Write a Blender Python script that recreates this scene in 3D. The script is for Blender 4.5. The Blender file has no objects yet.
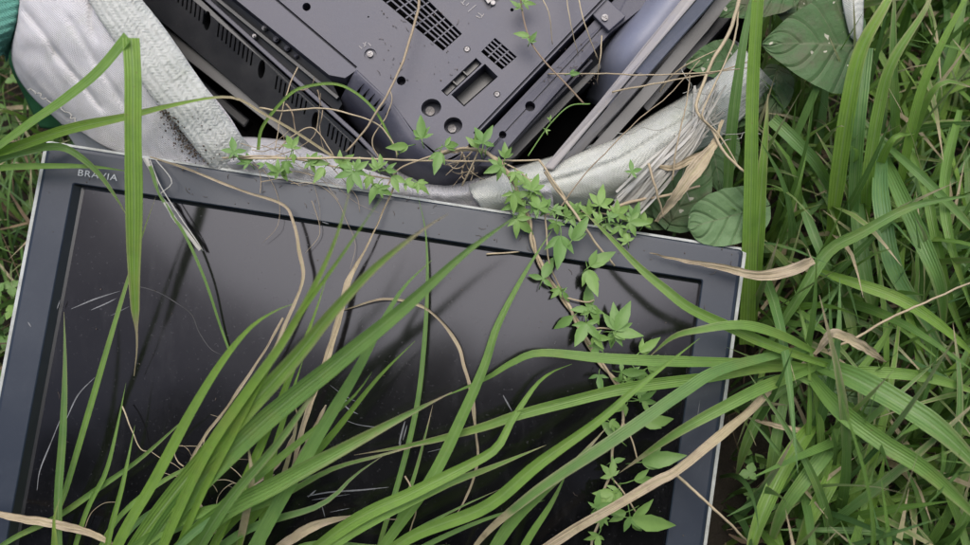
import bpy, bmesh, math, random
from mathutils import Vector, Matrix, noise

random.seed(11)
S = bpy.context.scene
COL = S.collection
R = math.radians
V = Vector

# ------------------------------------------------------------------ camera
PITCH = R(68)
DIST = 1.30
CEN = V((0, 0, 0.24))                       # where the view axis meets the screen plane
FWD = V((0, math.cos(PITCH), -math.sin(PITCH)))
UPV = V((0, math.sin(PITCH), math.cos(PITCH)))
CAM = CEN - FWD * DIST
TAN = 18 / 35.0
TILT = R(18)
NRM = V((0, -math.sin(TILT), math.cos(TILT)))   # normal of the television's face
PX = DIST * TAN / 485.0                     # metres per photo pixel at the screen


def ray(px, py):
    return (FWD + V((1, 0, 0)) * ((px - 485) / 485 * TAN) + UPV * ((272.5 - py) / 485 * TAN))


def U(px, py, h=0.0):
    """point at height h above the (extended) plane of the television's face"""
    d = ray(px, py)
    t = (CEN + NRM * h - CAM).dot(NRM) / d.dot(NRM)
    return CAM + d * t


def G(px, py, z=0.0):
    d = ray(px, py)
    return CAM + d * ((z - CAM.z) / d.z)


# ------------------------------------------------------------------ mesh helpers
class MB:
    def __init__(self):
        self.v, self.f, self.uv, self.t = [], [], [], []

    def add(self, p, uv=(0, 0), t=(0.5, 0, 0.5)):
        self.v.append(V(p)); self.uv.append(uv); self.t.append(t)
        return len(self.v) - 1

    def face(self, *i):
        self.f.append(i)

    def build(self, name, mat, parent=None, smooth=True, bevel=0.0, solid=0.0, sub=0):
        loc = parent['_loc'] if parent is not None and '_loc' in parent else None
        off = V(loc) if loc else V((0, 0, 0))
        me = bpy.data.meshes.new(name)
        me.from_pydata([tuple(p - off) for p in self.v], [], self.f)
        me.update()
        uvl = me.uv_layers.new(name='UVMap')
        ca = me.color_attributes.new('tint', 'FLOAT_COLOR', 'POINT')
        for i, t in enumerate(self.t):
            ca.data[i].color = (t[0], t[1], t[2], 1)
        for l in me.loops:
            uvl.data[l.index].uv = self.uv[l.vertex_index]
        for p in me.polygons:
            p.use_smooth = smooth
        me.materials.append(mat)
        o = bpy.data.objects.new(name, me)
        COL.objects.link(o)
        if parent is not None:
            o.parent = parent
            if loc:
                o['_loc'] = tuple(loc)
        if solid:
            m = o.modifiers.new('solid', 'SOLIDIFY'); m.thickness = solid; m.offset = -1
        if bevel:
            m = o.modifiers.new('bevel', 'BEVEL'); m.width = bevel; m.segments = 2
            m.limit_method = 'ANGLE'; m.angle_limit = R(40)
        return o

    # prism: a polygon in the picture at height h, extruded down along the face normal
    def prism(self, poly, h, depth, hs=None, flip=False):
        n = len(poly)
        top = [U(x, y, hs[i] if hs else h) for i, (x, y) in enumerate(poly)]
        a = [self.add(p) for p in top]
        b = [self.add(p - NRM * depth) for p in top]
        # orientation
        nn = V((0, 0, 0))
        for i in range(n):
            nn += (top[i] - top[0]).cross(top[(i + 1) % n] - top[0])
        if nn.dot(NRM) < 0:
            a.reverse(); b.reverse()
        self.face(*a); self.face(*reversed(b))
        for i in range(n):
            j = (i + 1) % n
            self.face(a[i], b[i], b[j], a[j])

    def tube(self, pts, r, n=6, t=(0.5, 0, 0.5), cap=True):
        m = len(pts)
        rings = []
        prev = None
        L = 0
        for i, p in enumerate(pts):
            tg = (pts[min(i + 1, m - 1)] - pts[max(i - 1, 0)])
            tg = tg.normalized() if tg.length > 1e-9 else V((0, 0, 1))
            if prev is None:
                a = tg.cross(V((0.31, 0.2, 0.93)))
                if a.length < 1e-4: a = tg.cross(V((1, 0, 0)))
            else:
                a = prev - tg * prev.dot(tg)
            a.normalize(); prev = a
            b = tg.cross(a)
            rr = r[i] if isinstance(r, (list, tuple)) else r
            if i: L += (pts[i] - pts[i - 1]).length
            rings.append([self.add(p + (a * math.cos(k * 2 * math.pi / n) + b * math.sin(k * 2 * math.pi / n)) * rr,
                                   (k / n, L * 20), t) for k in range(n)])
        for i in range(m - 1):
            for k in range(n):
                k2 = (k + 1) % n
                self.face(rings[i][k], rings[i][k2], rings[i + 1][k2], rings[i + 1][k])
        if cap:
            self.face(*reversed(rings[0])); self.face(*rings[-1])


def cr(pts, n):
    """Catmull-Rom through points (Vectors of any size) -> n+1 samples, even in length"""
    P = [pts[0] * 2 - pts[1]] + list(pts) + [pts[-1] * 2 - pts[-2]]
    fine = []
    for i in range(1, len(P) - 2):
        for k in range(12):
            t = k / 12
            p0, p1, p2, p3 = P[i - 1], P[i], P[i + 1], P[i + 2]
            fine.append(0.5 * ((2 * p1) + (p2 - p0) * t + (2 * p0 - 5 * p1 + 4 * p2 - p3) * t * t + (3 * p1 - p0 - 3 * p2 + p3) * t ** 3))
    fine.append(pts[-1].copy())
    L = [0]
    for a, b in zip(fine, fine[1:]):
        L.append(L[-1] + (b - a).length)
    out, j = [], 0
    for k in range(n + 1):
        s = L[-1] * k / n
        while j < len(L) - 2 and L[j + 1] < s: j += 1
        d = L[j + 1] - L[j]
        out.append(fine[j].lerp(fine[j + 1], (s - L[j]) / d if d > 1e-9 else 0))
    return out


def prof_blade(v):
    a = 0.55 + 0.45 * min(1, v / 0.3)
    b = 1 if v < 0.45 else max(0.0, 1 - ((v - 0.45) / 0.55) ** 1.8)
    return max(0.03, a * b)


def prof_straw(v):
    return 1 - 0.35 * v


def prof_leaf(v):
    return max(0.06, math.sin(math.pi * min(1, max(0, v * 0.92 + 0.06))) ** 0.7)


def ribbon(mb, pts, w, n=18, prof=prof_blade, roll=0.0, fold=0.18, tint=0.5, dry=None, base_dry=0.0, twist=0.0, nrm=None,
           na=4, wob=0.0):
    """a leaf blade through world points, w metres wide"""
    c = cr(pts, n)
    rows = []
    seed = random.random() * 50
    rb = random.random()
    for i, p in enumerate(c):
        v = i / n
        tg = (c[min(i + 1, n)] - c[max(i - 1, 0)]).normalized()
        N = nrm if nrm else (CAM - p).normalized()
        N = N - tg * N.dot(tg)
        if N.length < 1e-3: N = tg.orthogonal()
        N.normalize()
        s = tg.cross(N)
        ang = R(roll) + R(twist) * v + (wob * noise.noise(V((seed, v * 5, 0))) if wob else 0)
        s2 = s * math.cos(ang) + N * math.sin(ang)
        N2 = N * math.cos(ang) - s * math.sin(ang)
        hw = w * prof(v) * 0.5 * (1 + 0.06 * noise.noise(V((seed, v * 9, 3))))
        d = base_dry
        if dry is not None:
            d = max(d, min(1, max(0, (v - dry + 0.05 * noise.noise(V((seed, v * 20, 1)))) / 0.06)))
        row = []
        for k in range(na + 1):
            u = k / na
            x = (u - 0.5) * 2
            e = d
            if dry is not None and abs(x) > 0.9: e = max(e, min(1, max(0, (v - dry + 0.35) / 0.3)) * 0.7)
            q = p + s2 * (x * hw) + N2 * (abs(x) * hw * fold - hw * fold * 0.5)
            row.append(mb.add(q, (u, v), (tint, e, rb)))
        rows.append(row)
    for i in range(n):
        for k in range(na):
            mb.face(rows[i][k], rows[i][k + 1], rows[i + 1][k + 1], rows[i + 1][k])


def hpts(pts, h):
    n = len(pts)
    out = []
    L = [0]
    for i in range(1, n):
        L.append(L[-1] + math.hypot(pts[i][0] - pts[i - 1][0], pts[i][1] - pts[i - 1][1]))
    for i, p in enumerate(pts):
        if len(p) == 3:
            out.append(U(*p)); continue
        t = L[i] / L[-1]
        if isinstance(h, (int, float)): hh = h
        else:
            h0, hm, h1 = h
            hh = (h0 * (1 - t) * (1 - 2 * t) + hm * 4 * t * (1 - t) + h1 * t * (2 * t - 1))
        out.append(U(p[0], p[1], hh))
    return out


def sheet(mb, cols, nu, nv, disp=None, t=(0.5, 0, 0.5)):
    """a cloth sheet through a grid of (px,py,h) columns"""
    C = [cr([V(p) for p in c], nv) for c in cols]
    grid = []
    for j in range(nv + 1):
        grid.append(cr([c[j] for c in C], nu))
    idx = []
    for j, row in enumerate(grid):
        r = []
        for i, q in enumerate(row):
            h = q.z + (disp(q.x, q.y, i / nu, j / nv) if disp else 0)
            r.append(mb.add(U(q.x, q.y, h), (i / nu, j / nv), t))
        idx.append(r)
    for j in range(nv):
        for i in range(nu):
            mb.face(idx[j][i], idx[j + 1][i], idx[j + 1][i + 1], idx[j][i + 1])
    return idx


def tag(o, label=None, cat=None, group=None, kind=None):
    if label: o['label'] = label
    if cat: o['category'] = cat
    if group: o['group'] = group
    if kind: o['kind'] = kind
    return o


def thing(name, loc, label, cat, group=None):
    o = bpy.data.objects.new(name, None)
    COL.objects.link(o)
    o.location = loc; o.empty_display_size = 0.02
    o['_loc'] = tuple(loc)
    return tag(o, label, cat, group)


def bake_bool(o, cutters):
    """subtract a mesh-builder of cutters from o and keep the result as plain mesh"""
    me = bpy.data.meshes.new('cut'); 
    off = V(o['_loc']) if '_loc' in o else V((0, 0, 0))
    me.from_pydata([tuple(p - off) for p in cutters.v], [], cutters.f); me.update()
    bm = bmesh.new(); bm.from_mesh(me); bmesh.ops.recalc_face_normals(bm, faces=bm.faces); bm.to_mesh(me); bm.free()
    bm = bmesh.new(); bm.from_mesh(o.data); bmesh.ops.recalc_face_normals(bm, faces=bm.faces); bm.to_mesh(o.data); bm.free()
    c = bpy.data.objects.new('cut', me); COL.objects.link(c)
    if o.parent: c.parent = o.parent
    m = o.modifiers.new('b', 'BOOLEAN'); m.operation = 'DIFFERENCE'; m.solver = 'EXACT'; m.object = c; m.use_self = True
    bpy.context.view_layer.update()
    dg = bpy.context.evaluated_depsgraph_get()
    new = bpy.data.meshes.new_from_object(o.evaluated_get(dg))
    old = o.data
    new.name = old.name
    o.modifiers.clear(); o.data = new
    for p in new.polygons: p.use_smooth = False
    bpy.data.objects.remove(c); bpy.data.meshes.remove(me)


# ------------------------------------------------------------------ materials
def newmat(name):
    m = bpy.data.materials.new(name); m.use_nodes = True
    nt = m.node_tree; nt.nodes.clear()
    out = nt.nodes.new('ShaderNodeOutputMaterial')
    return m, nt, out


class NT:
    def __init__(self, nt): self.nt = nt
    def n(self, typ, **kw):
        x = self.nt.nodes.new(typ)
        for k, v in kw.items(): setattr(x, k, v)
        return x
    def l(self, a, b): self.nt.links.new(a, b)
    def math(self, op, a, b=None, clamp=False):
        x = self.n('ShaderNodeMath', operation=op); x.use_clamp = clamp
        for i, q in enumerate((a, b)):
            if q is None: continue
            if isinstance(q, (int, float)): x.inputs[i].default_value = q
            else: self.l(q, x.inputs[i])
        return x.outputs[0]
    def noise(self, scale, detail=4, rough=0.6, vec=None):
        x = self.n('ShaderNodeTexNoise'); x.inputs['Scale'].default_value = scale
        x.inputs['Detail'].default_value = detail; x.inputs['Roughness'].default_value = rough
        if vec is not None: self.l(vec, x.inputs['Vector'])
        return x.outputs['Fac']
    def obj(self): return self.n('ShaderNodeTexCoord').outputs['Object']
    def ramp(self, fac, lo, hi):
        x = self.n('ShaderNodeMapRange'); x.clamp = True
        self.l(fac, x.inputs[0]); x.inputs[1].default_value = lo; x.inputs[2].default_value = hi
        return x.outputs[0]
    def mix(self, fac, a, b):
        x = self.n('ShaderNodeMix', data_type='RGBA')
        for i, q in ((0, fac), (6, a), (7, b)):
            if isinstance(q, (int, float)): x.inputs[i].default_value = q
            elif isinstance(q, tuple): x.inputs[i].default_value = (*q, 1)
            else: self.l(q, x.inputs[i])
        return x.outputs[2]
    def bump(self, h, strength, dist=0.001):
        x = self.n('ShaderNodeBump'); x.inputs['Strength'].default_value = strength
        x.inputs['Distance'].default_value = dist; self.l(h, x.inputs['Height'])
        return x.outputs[0]


def plastic(name, base, dust, rough, dust_amt=0.35, bump=0.15, spec=0.5, dscale=14, fine=900):
    m, nt, out = newmat(name); k = NT(nt)
    oc = k.obj()
    b = k.n('ShaderNodeBsdfPrincipled')
    n1 = k.ramp(k.noise(dscale, 8, 0.7, oc), 0.42, 0.75)
    n2 = k.ramp(k.noise(dscale * 18, 3, 0.6, oc), 0.58, 0.72)
    f = k.math('MULTIPLY', k.math('ADD', n1, k.math('MULTIPLY', n2, 0.5), True), dust_amt)
    k.l(k.mix(f, base, dust), b.inputs['Base Color'])
    rr = k.math('ADD', k.math('MULTIPLY', f, 0.4), rough, True)
    k.l(rr, b.inputs['Roughness'])
    b.inputs['Specular IOR Level'].default_value = spec
    if bump:
        k.l(k.bump(k.noise(fine, 2, 0.5, oc), bump, 0.0006), b.inputs['Normal'])
    k.l(b.outputs[0], out.inputs[0])
    return m


M = {}
M['bezel'] = plastic('bezel_plastic', (0.011, 0.017, 0.029), (0.06, 0.07, 0.085), 0.36, 0.20, 0.06, 0.42, 9)
M['lip'] = plastic('lip_plastic', (0.008, 0.009, 0.011), (0.05, 0.05, 0.05), 0.3, 0.12, 0)
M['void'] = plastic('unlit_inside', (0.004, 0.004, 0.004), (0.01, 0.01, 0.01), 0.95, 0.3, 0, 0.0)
M['tide'] = plastic('tide_mark', (0.035, 0.035, 0.037), (0.01, 0.01, 0.01), 0.6, 0.9, 0)
M['silver'] = plastic('silver_trim', (0.36, 0.38, 0.37), (0.16, 0.16, 0.13), 0.5, 0.8, 0.05, dscale=26)
M['shell'] = plastic('grey_shell', (0.045, 0.045, 0.066), (0.16, 0.16, 0.18), 0.42, 0.42, 0.25, 0.4)
M['black'] = plastic('black_shell', (0.018, 0.019, 0.022), (0.10, 0.10, 0.10), 0.4, 0.22, 0.2)
M['steel'] = plastic('screw_steel', (0.30, 0.29, 0.29), (0.14, 0.12, 0.11), 0.5, 0.7, 0.05, dscale=60)
M['steel'].node_tree.nodes['Principled BSDF'].inputs['Metallic'].default_value = 0.4
M['rim'] = plastic('rim_plastic', (0.22, 0.21, 0.22), (0.30, 0.27, 0.22), 0.45, 0.5, 0.1)
M['blue_rim'] = plastic('blue_grey_plastic', (0.15, 0.16, 0.215), (0.3, 0.3, 0.32), 0.4, 0.3, 0.1)
M['lettering'] = plastic('pale_print', (0.40, 0.42, 0.44), (0.4, 0.4, 0.4), 0.5, 0.2, 0)
M['scratch'] = plastic('scratch_dust', (0.16, 0.165, 0.175), (0.03, 0.03, 0.03), 0.8, 0.95, 0, dscale=40)


def screen_mat():
    m, nt, out = newmat('dusty_screen'); k = NT(nt)
    oc = k.obj()
    b = k.n('ShaderNodeBsdfPrincipled')
    d = k.ramp(k.noise(5, 8, 0.65, oc), 0.40, 0.8)
    sp = k.ramp(k.noise(260, 2, 0.5, oc), 0.66, 0.76)
    st = k.ramp(k.noise(9, 6, 0.75, oc), 0.62, 0.66)
    mp = k.n('ShaderNodeMapping'); mp.inputs['Scale'].default_value = (3.2, 0.9, 1.0); mp.inputs['Rotation'].default_value = (0, 0, 0.5); k.l(oc, mp.inputs[0])
    sm_ = k.ramp(k.noise(7, 7, 0.7, mp.outputs[0]), 0.54, 0.76)
    f = k.math('ADD', k.math('ADD', k.math('MULTIPLY', d, 0.3), k.math('MULTIPLY', sm_, 0.45)), k.math('MULTIPLY', sp, 0.9), True)
    k.l(k.mix(f, (0.0025, 0.0025, 0.0028), (0.019, 0.019, 0.020)), b.inputs['Base Color'])
    k.l(k.math('ADD', k.math('MULTIPLY', f, 0.10), k.math('ADD', k.math('MULTIPLY', st, 0.03), 0.105)), b.inputs['Roughness'])
    b.inputs['Specular IOR Level'].default_value = 0.36
    b.inputs['Specular Tint'].default_value = (0.92, 0.915, 1.0, 1)
    k.l(k.bump(k.noise(3, 2, 0.5, oc), 0.03, 0.01), b.inputs['Normal'])
    k.l(b.outputs[0], out.inputs[0])
    return m


M['screen'] = screen_mat()


def cloth(name, base, stain, green=0.0, weave=420, amt=0.6):
    m, nt, out = newmat(name); k = NT(nt)
    oc = k.obj()
    b = k.n('ShaderNodeBsdfPrincipled')
    n1 = k.ramp(k.noise(9, 10, 0.72, oc), 0.40, 0.78)
    n2 = k.ramp(k.noise(60, 6, 0.7, oc), 0.5, 0.72)
    f = k.math('MULTIPLY', k.math('ADD', k.math('MULTIPLY', n1, 0.8), k.math('MULTIPLY', n2, 0.6), True), amt)
    c = k.mix(f, base, stain)
    g = k.math('MULTIPLY', k.ramp(k.noise(13, 6, 0.7, oc), 0.55, 0.75), green)
    c = k.mix(g, c, (0.22, 0.26, 0.13))
    dk = k.ramp(k.noise(150, 3, 0.7, oc), 0.68, 0.76)
    c = k.mix(k.math('MULTIPLY', dk, 0.45), c, (0.10, 0.09, 0.07))
    k.l(c, b.inputs['Base Color'])
    b.inputs['Roughness'].default_value = 0.85; b.inputs['Specular IOR Level'].default_value = 0.12
    # woven tapes: two crossed waves
    w1 = k.n('ShaderNodeTexWave', bands_direction='DIAGONAL'); w1.inputs['Scale'].default_value = weave; w1.inputs['Distortion'].default_value = 1.5
    mp = k.n('ShaderNodeMapping'); mp.inputs['Rotation'].default_value = (0, 0, 1.57); k.l(oc, mp.inputs[0])
    w2 = k.n('ShaderNodeTexWave', bands_direction='DIAGONAL'); w2.inputs['Scale'].default_value = weave; w2.inputs['Distortion'].default_value = 1.5
    k.l(oc, w1.inputs[0]); k.l(mp.outputs[0], w2.inputs[0])
    hgt = k.math('ADD', k.math('MULTIPLY', w1.outputs['Fac'], w2.outputs['Fac']), k.math('MULTIPLY', k.noise(90, 4, 0.6, oc), 1.2))
    k.l(k.bump(hgt, 0.65, 0.0014), b.inputs['Normal'])
    tr = k.n('ShaderNodeBsdfTranslucent'); k.l(c, tr.inputs[0])
    mx = k.n('ShaderNodeMixShader'); mx.inputs[0].default_value = 0.12
    k.l(b.outputs[0], mx.inputs[1]); k.l(tr.outputs[0], mx.inputs[2])
    k.l(mx.outputs[0], out.inputs[0])
    return m


M['bag'] = cloth('white_woven_cloth', (0.51, 0.505, 0.53), (0.38, 0.37, 0.35), 0.3, 150)
M['webbing'] = cloth('white_webbing', (0.54, 0.55, 0.53), (0.35, 0.39, 0.36), 0.4, 260, 0.6)
M['roll'] = cloth('white_hem_cloth', (0.52, 0.53, 0.50), (0.36, 0.39, 0.32), 0.35, 160)
M['green_cloth'] = cloth('green_woven_cloth', (0.09, 0.26, 0.21), (0.12, 0.22, 0.18), 0, 120)
M['green_dark'] = cloth('dark_green_cloth', (0.025, 0.11, 0.045), (0.03, 0.08, 0.04), 0, 300)


def veg(name, ga, gb, brown, trans=0.32, rough=0.42, stripes=True, spec=0.3):
    """blade material: tint.r picks between two greens, tint.g is how dry it is"""
    m, nt, out = newmat(name); k = NT(nt)
    at = k.n('ShaderNodeAttribute', attribute_name='tint')
    sp = k.n('ShaderNodeSeparateColor'); k.l(at.outputs['Color'], sp.inputs[0])
    uv = k.n('ShaderNodeTexCoord').outputs['UV']
    su = k.n('ShaderNodeSeparateXYZ'); k.l(uv, su.inputs[0])
    oc = k.obj()
    g = k.mix(sp.outputs[0], gb, ga)
    mot = k.noise(45, 5, 0.65, oc)
    g = k.mix(k.math('MULTIPLY', k.ramp(mot, 0.45, 0.75), 0.35), g, (gb[0] * 0.6, gb[1] * 0.62, gb[2] * 0.6))
    if stripes:
        st = k.math('ABSOLUTE', k.math('SINE', k.math('MULTIPLY', su.outputs[0], 18.0)))
        st = k.math('MULTIPLY', k.math('MULTIPLY', st, st), k.ramp(k.noise(30, 3, 0.6, oc), 0.3, 0.6))
        g = k.mix(k.math('MULTIPLY', st, 0.30), g, (ga[0] * 1.5, ga[1] * 1.3, ga[2] * 2.4))
        mid = k.math('SUBTRACT', 1.0, k.ramp(k.math('ABSOLUTE', k.math('SUBTRACT', su.outputs[0], 0.5)), 0.03, 0.075))
        g = k.mix(k.math('MULTIPLY', mid, k.math('MULTIPLY', sp.outputs[2], 0.5)), g, (0.27, 0.37, 0.18))
    if stripes:
        spk = k.ramp(k.noise(190, 2, 0.5, oc), 0.70, 0.74)
        g = k.mix(k.math('MULTIPLY', spk, 0.55), g, (0.20, 0.17, 0.07))
        yel = k.ramp(k.noise(11, 4, 0.6, oc), 0.56, 0.78)
        g = k.mix(k.math('MULTIPLY', yel, 0.45), g, (0.27, 0.30, 0.07))
    yl = k.mix(k.ramp(mot, 0.4, 0.75), brown, (brown[0] * 0.62, brown[1] * 0.56, brown[2] * 0.5))
    if stripes:
        st2 = k.math('ABSOLUTE', k.math('SINE', k.math('ADD', k.math('MULTIPLY', su.outputs[0], 17.0), k.math('MULTIPLY', k.noise(25, 3, 0.6, oc), 6.0))))
        yl = k.mix(k.math('MULTIPLY', st2, 0.5), yl, (brown[0] * 1.3, brown[1] * 1.32, brown[2] * 1.42))
        gm = k.ramp(k.noise(85, 4, 0.7, oc), 0.56, 0.70)
        yl = k.mix(k.math('MULTIPLY', gm, 0.6), yl, (brown[0] * 0.4, brown[1] * 0.36, brown[2] * 0.36))
    c = k.mix(sp.outputs[1], g, yl)
    b = k.n('ShaderNodeBsdfPrincipled')
    k.l(c, b.inputs['Base Color']); b.inputs['Roughness'].default_value = rough
    b.inputs['Specular IOR Level'].default_value = spec
    if stripes:
        k.l(k.bump(k.math('SINE', k.math('MULTIPLY', su.outputs[0], 36.0)), 0.35, 0.0009), b.inputs['Normal'])
    else:
        k.l(k.bump(k.noise(220, 3, 0.6, oc), 0.35, 0.001), b.inputs['Normal'])
    tr = k.n('ShaderNodeBsdfTranslucent'); k.l(k.mix(0.5, c, (ga[0] * 1.3, ga[1] * 1.3, ga[2] * 0.8)) if trans > 0.2 else c, tr.inputs[0])
    mx = k.n('ShaderNodeMixShader'); mx.inputs[0].default_value = trans
    k.l(b.outputs[0], mx.inputs[1]); k.l(tr.outputs[0], mx.inputs[2])
    k.l(mx.outputs[0], out.inputs[0])
    return m


TAN_C = (0.40, 0.335, 0.215)
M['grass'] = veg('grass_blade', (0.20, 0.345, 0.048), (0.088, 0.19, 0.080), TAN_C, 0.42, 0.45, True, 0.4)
M['shade_grass'] = veg('shaded_grass', (0.145, 0.265, 0.036), (0.055, 0.13, 0.055), TAN_C, 0.32, 0.45, True, 0.35)  # darker copy of grass: shade of the dense growth put into the greens
M['dead'] = veg('dead_leaf', (0.44, 0.375, 0.25), (0.30, 0.25, 0.175), TAN_C, 0.2, 0.7, True, 0.12)
M['stalk'] = veg('dry_stalk', (0.44, 0.37, 0.25), (0.17, 0.12, 0.085), TAN_C, 0.0, 0.6, False, 0.3)
M['crown'] = veg('tree_leaf', (0.05, 0.09, 0.02), (0.03, 0.06, 0.018), TAN_C, 0.1, 0.6, False, 0.2)
M['thatch'] = veg('brown_thatch', (0.17, 0.13, 0.08), (0.05, 0.036, 0.025), (0.12, 0.09, 0.06), 0.0, 0.7, False, 0.1)
M['ivy'] = veg('vine_leaf', (0.20, 0.32, 0.085), (0.10, 0.21, 0.06), TAN_C, 0.25, 0.45, False)
M['fray'] = veg('white_fibre', (0.46, 0.45, 0.42), (0.26, 0.25, 0.22), (0.4, 0.4, 0.36), 0.1, 0.6, False)


def broad_mat():
    m, nt, out = newmat('broad_leaf'); k = NT(nt)
    at = k.n('ShaderNodeAttribute', attribute_name='tint')
    sp = k.n('ShaderNodeSeparateColor'); k.l(at.outputs['Color'], sp.inputs[0])
    uv = k.n('ShaderNodeTexCoord').outputs['UV']
    su = k.n('ShaderNodeSeparateXYZ'); k.l(uv, su.inputs[0])
    oc = k.obj()
    c = k.mix(sp.outputs[0], (0.050, 0.098, 0.036), (0.10, 0.17, 0.075))
    pur = k.math('MULTIPLY', k.ramp(k.noise(16, 7, 0.7, oc), 0.48, 0.68), k.math('SUBTRACT', 1.0, sp.outputs[0]))
    c = k.mix(k.math('MULTIPLY', pur, 0.75), c, (0.085, 0.062, 0.048))
    x = k.math('ABSOLUTE', k.math('SUBTRACT', su.outputs[1], 0.5))
    side = k.math('ABSOLUTE', k.math('SINE', k.math('MULTIPLY', k.math('SUBTRACT', su.outputs[0], k.math('MULTIPLY', x, 0.75)), 15.0)))
    vein = k.math('MAXIMUM', k.math('SUBTRACT', 1.0, k.ramp(side, 0.0, 0.13)), k.math('SUBTRACT', 1.0, k.ramp(x, 0.006, 0.022)))
    c = k.mix(k.math('MULTIPLY', vein, k.math('SUBTRACT', 0.62, k.math('MULTIPLY', sp.outputs[0], 0.16))), c, (0.12, 0.14, 0.08))
    spot = k.ramp(k.noise(75, 2, 0.4, oc), 0.715, 0.735)
    c = k.mix(k.math('MULTIPLY', spot, 0.8), c, (0.42, 0.40, 0.33))
    b = k.n('ShaderNodeBsdfPrincipled'); k.l(c, b.inputs['Base Color']); b.inputs['Roughness'].default_value = 0.6
    h = k.math('ADD', k.math('MULTIPLY', k.ramp(side, 0.0, 0.6), 1.0), k.math('MULTIPLY', k.noise(120, 4, 0.6, oc), 0.7))
    k.l(k.bump(h, 0.6, 0.0035), b.inputs['Normal'])
    b.inputs['Specular IOR Level'].default_value = 0.25
    k.l(b.outputs[0], out.inputs[0])
    return m


M['broad'] = broad_mat()


def soil_mat():
    m, nt, out = newmat('damp_soil'); k = NT(nt)
    oc = k.obj()
    c = k.mix(k.noise(24, 9, 0.7, oc), (0.012, 0.010, 0.007), (0.065, 0.05, 0.033))
    b = k.n('ShaderNodeBsdfPrincipled'); k.l(c, b.inputs['Base Color']); b.inputs['Roughness'].default_value = 0.9
    k.l(k.bump(k.noise(70, 8, 0.7, oc), 1.0, 0.02), b.inputs['Normal'])
    k.l(b.outputs[0], out.inputs[0])
    return m


M['soil'] = soil_mat()
M['crumb'] = plastic('dry_soil', (0.07, 0.055, 0.045), (0.20, 0.17, 0.14), 0.9, 0.8, 0.5, 0.1, 300, 800)
M['bark'] = plastic('bark', (0.08, 0.06, 0.045), (0.15, 0.13, 0.1), 0.9, 0.6, 1.0, 0.2, 8, 60)


# ------------------------------------------------------------------ ground
mb = MB()
n = 60
def gc(i): 
    t = i / n * 2 - 1
    return math.copysign(abs(t) ** 3, t) * 60
ids = []
for j in range(n + 1):
    r_ = []
    for i in range(n + 1):
        x, y = gc(i), gc(j)
        z = 0.018 * noise.noise(V((x * 6, y * 6, 0))) - 0.02
        r_.append(mb.add((x, y, z)))
    ids.append(r_)
for j in range(n):
    for i in range(n):
        mb.face(ids[j][i], ids[j][i + 1], ids[j + 1][i + 1], ids[j + 1][i])
tag(mb.build('ground', M['soil']), 'dark damp soil under the grass and the discarded televisions', 'ground', kind='structure')

# ------------------------------------------------------------------ the television in front
TL, TR_ = V((47, 143)), V((744, 250))
ex = (TR_ - TL)                     # along the top edge, px
XW = (U(*TR_) - U(*TL))
XL = XW.length
XD = XW.normalized()
YD = NRM.cross(XD)                  # "up" on the television
O_TV = U(*TL)
TVH = 0.645


def T(x, y, z=0.0):
    """x to the right, y down from the top left corner, z above the face (metres)"""
    return O_TV + XD * x - YD * y + NRM * z


def rr(x0, y0, x1, y1, r, z, k=5):
    pts = []
    for cx, cy, a in ((x0 + r, y0 + r, 180), (x1 - r, y0 + r, 270), (x1 - r, y1 - r, 0), (x0 + r, y1 - r, 90)):
        for i in range(k + 1):
            t = R(a + 90 * i / k)
            pts.append(T(cx + math.cos(t) * r, cy + math.sin(t) * r, z))
    return pts


tv = thing('television', T(XL / 2, TVH, -0.09), 'large flat television lying face up in the grass, dark dusty screen crossed by blades', 'television')


def loft(rings, close=True):
    m_ = MB()
    ids = [[m_.add(p) for p in r] for r in rings]
    k = len(rings[0])
    for a, b in zip(ids, ids[1:]):
        for i in range(k):
            j = (i + 1) % k
            m_.face(a[i], a[j], b[j], b[i])
    return m_, ids


bz = 0.0365
bl, bt, br_, bb = 0.046, 0.049, 0.050, 0.075
rings = [rr(0, 0, XL, TVH, 0.006, -0.020), rr(0, 0, XL, TVH, 0.006, -0.003), rr(0.002, 0.002, XL - 0.002, TVH - 0.002, 0.006, 0.0),
         rr(0.006, 0.006, XL - 0.006, TVH - 0.006, 0.004, 0.0012),
         rr(bl, bt, XL - br_, TVH - bb, 0.003, 0.0016), rr(bl + 0.0015, bt + 0.0015, XL - br_ - 0.0015, TVH - bb - 0.0015, 0.003, 0.0002)]
m_, ids = loft(rings)
m_.build('bezel', M['bezel'], tv, smooth=False)
L0 = 0.0018
rings = [rr(bl + L0, bt + L0, XL - br_ - L0, TVH - bb - L0, 0.003, 0.0),
         rr(bl + 0.009, bt + 0.003, XL - br_ - 0.002, TVH - bb - 0.006, 0.003, -0.009),
         rr(bl + 0.014, bt + 0.0065, XL - br_ - 0.0025, TVH - bb - 0.01, 0.003, -0.0105)]
m_, ids = loft(rings)
m_.build('inner_lip', M['lip'], tv, smooth=False)
m_ = MB()
q = rr(bl + 0.010, bt + 0.004, XL - br_ - 0.002, TVH - bb - 0.008, 0.003, -0.0102)
m_.face(*[m_.add(p) for p in q])
scr = m_.build('screen', M['screen'], tv)
for pts, w in (([(309, 212), (318, 216)], 0.9), ([(322, 222), (329, 224)], 1.0), ([(318, 208), (320, 205)], 0.8), ([(60, 300), (57, 309)], 0.9), ([(28, 322), (31, 327)], 1.2), ([(430, 214), (436, 213)], 0.6), ([(700, 400), (697, 420)], 0.8)):
    s_ = MB(); P = [U(x, y, 0.0021) for x, y in pts]
    ribbon(s_, P, w * PX, n=5, prof=prof_leaf, fold=0, nrm=NRM, na=1); s_.build('scuff', M['scratch'], tv)
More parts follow.
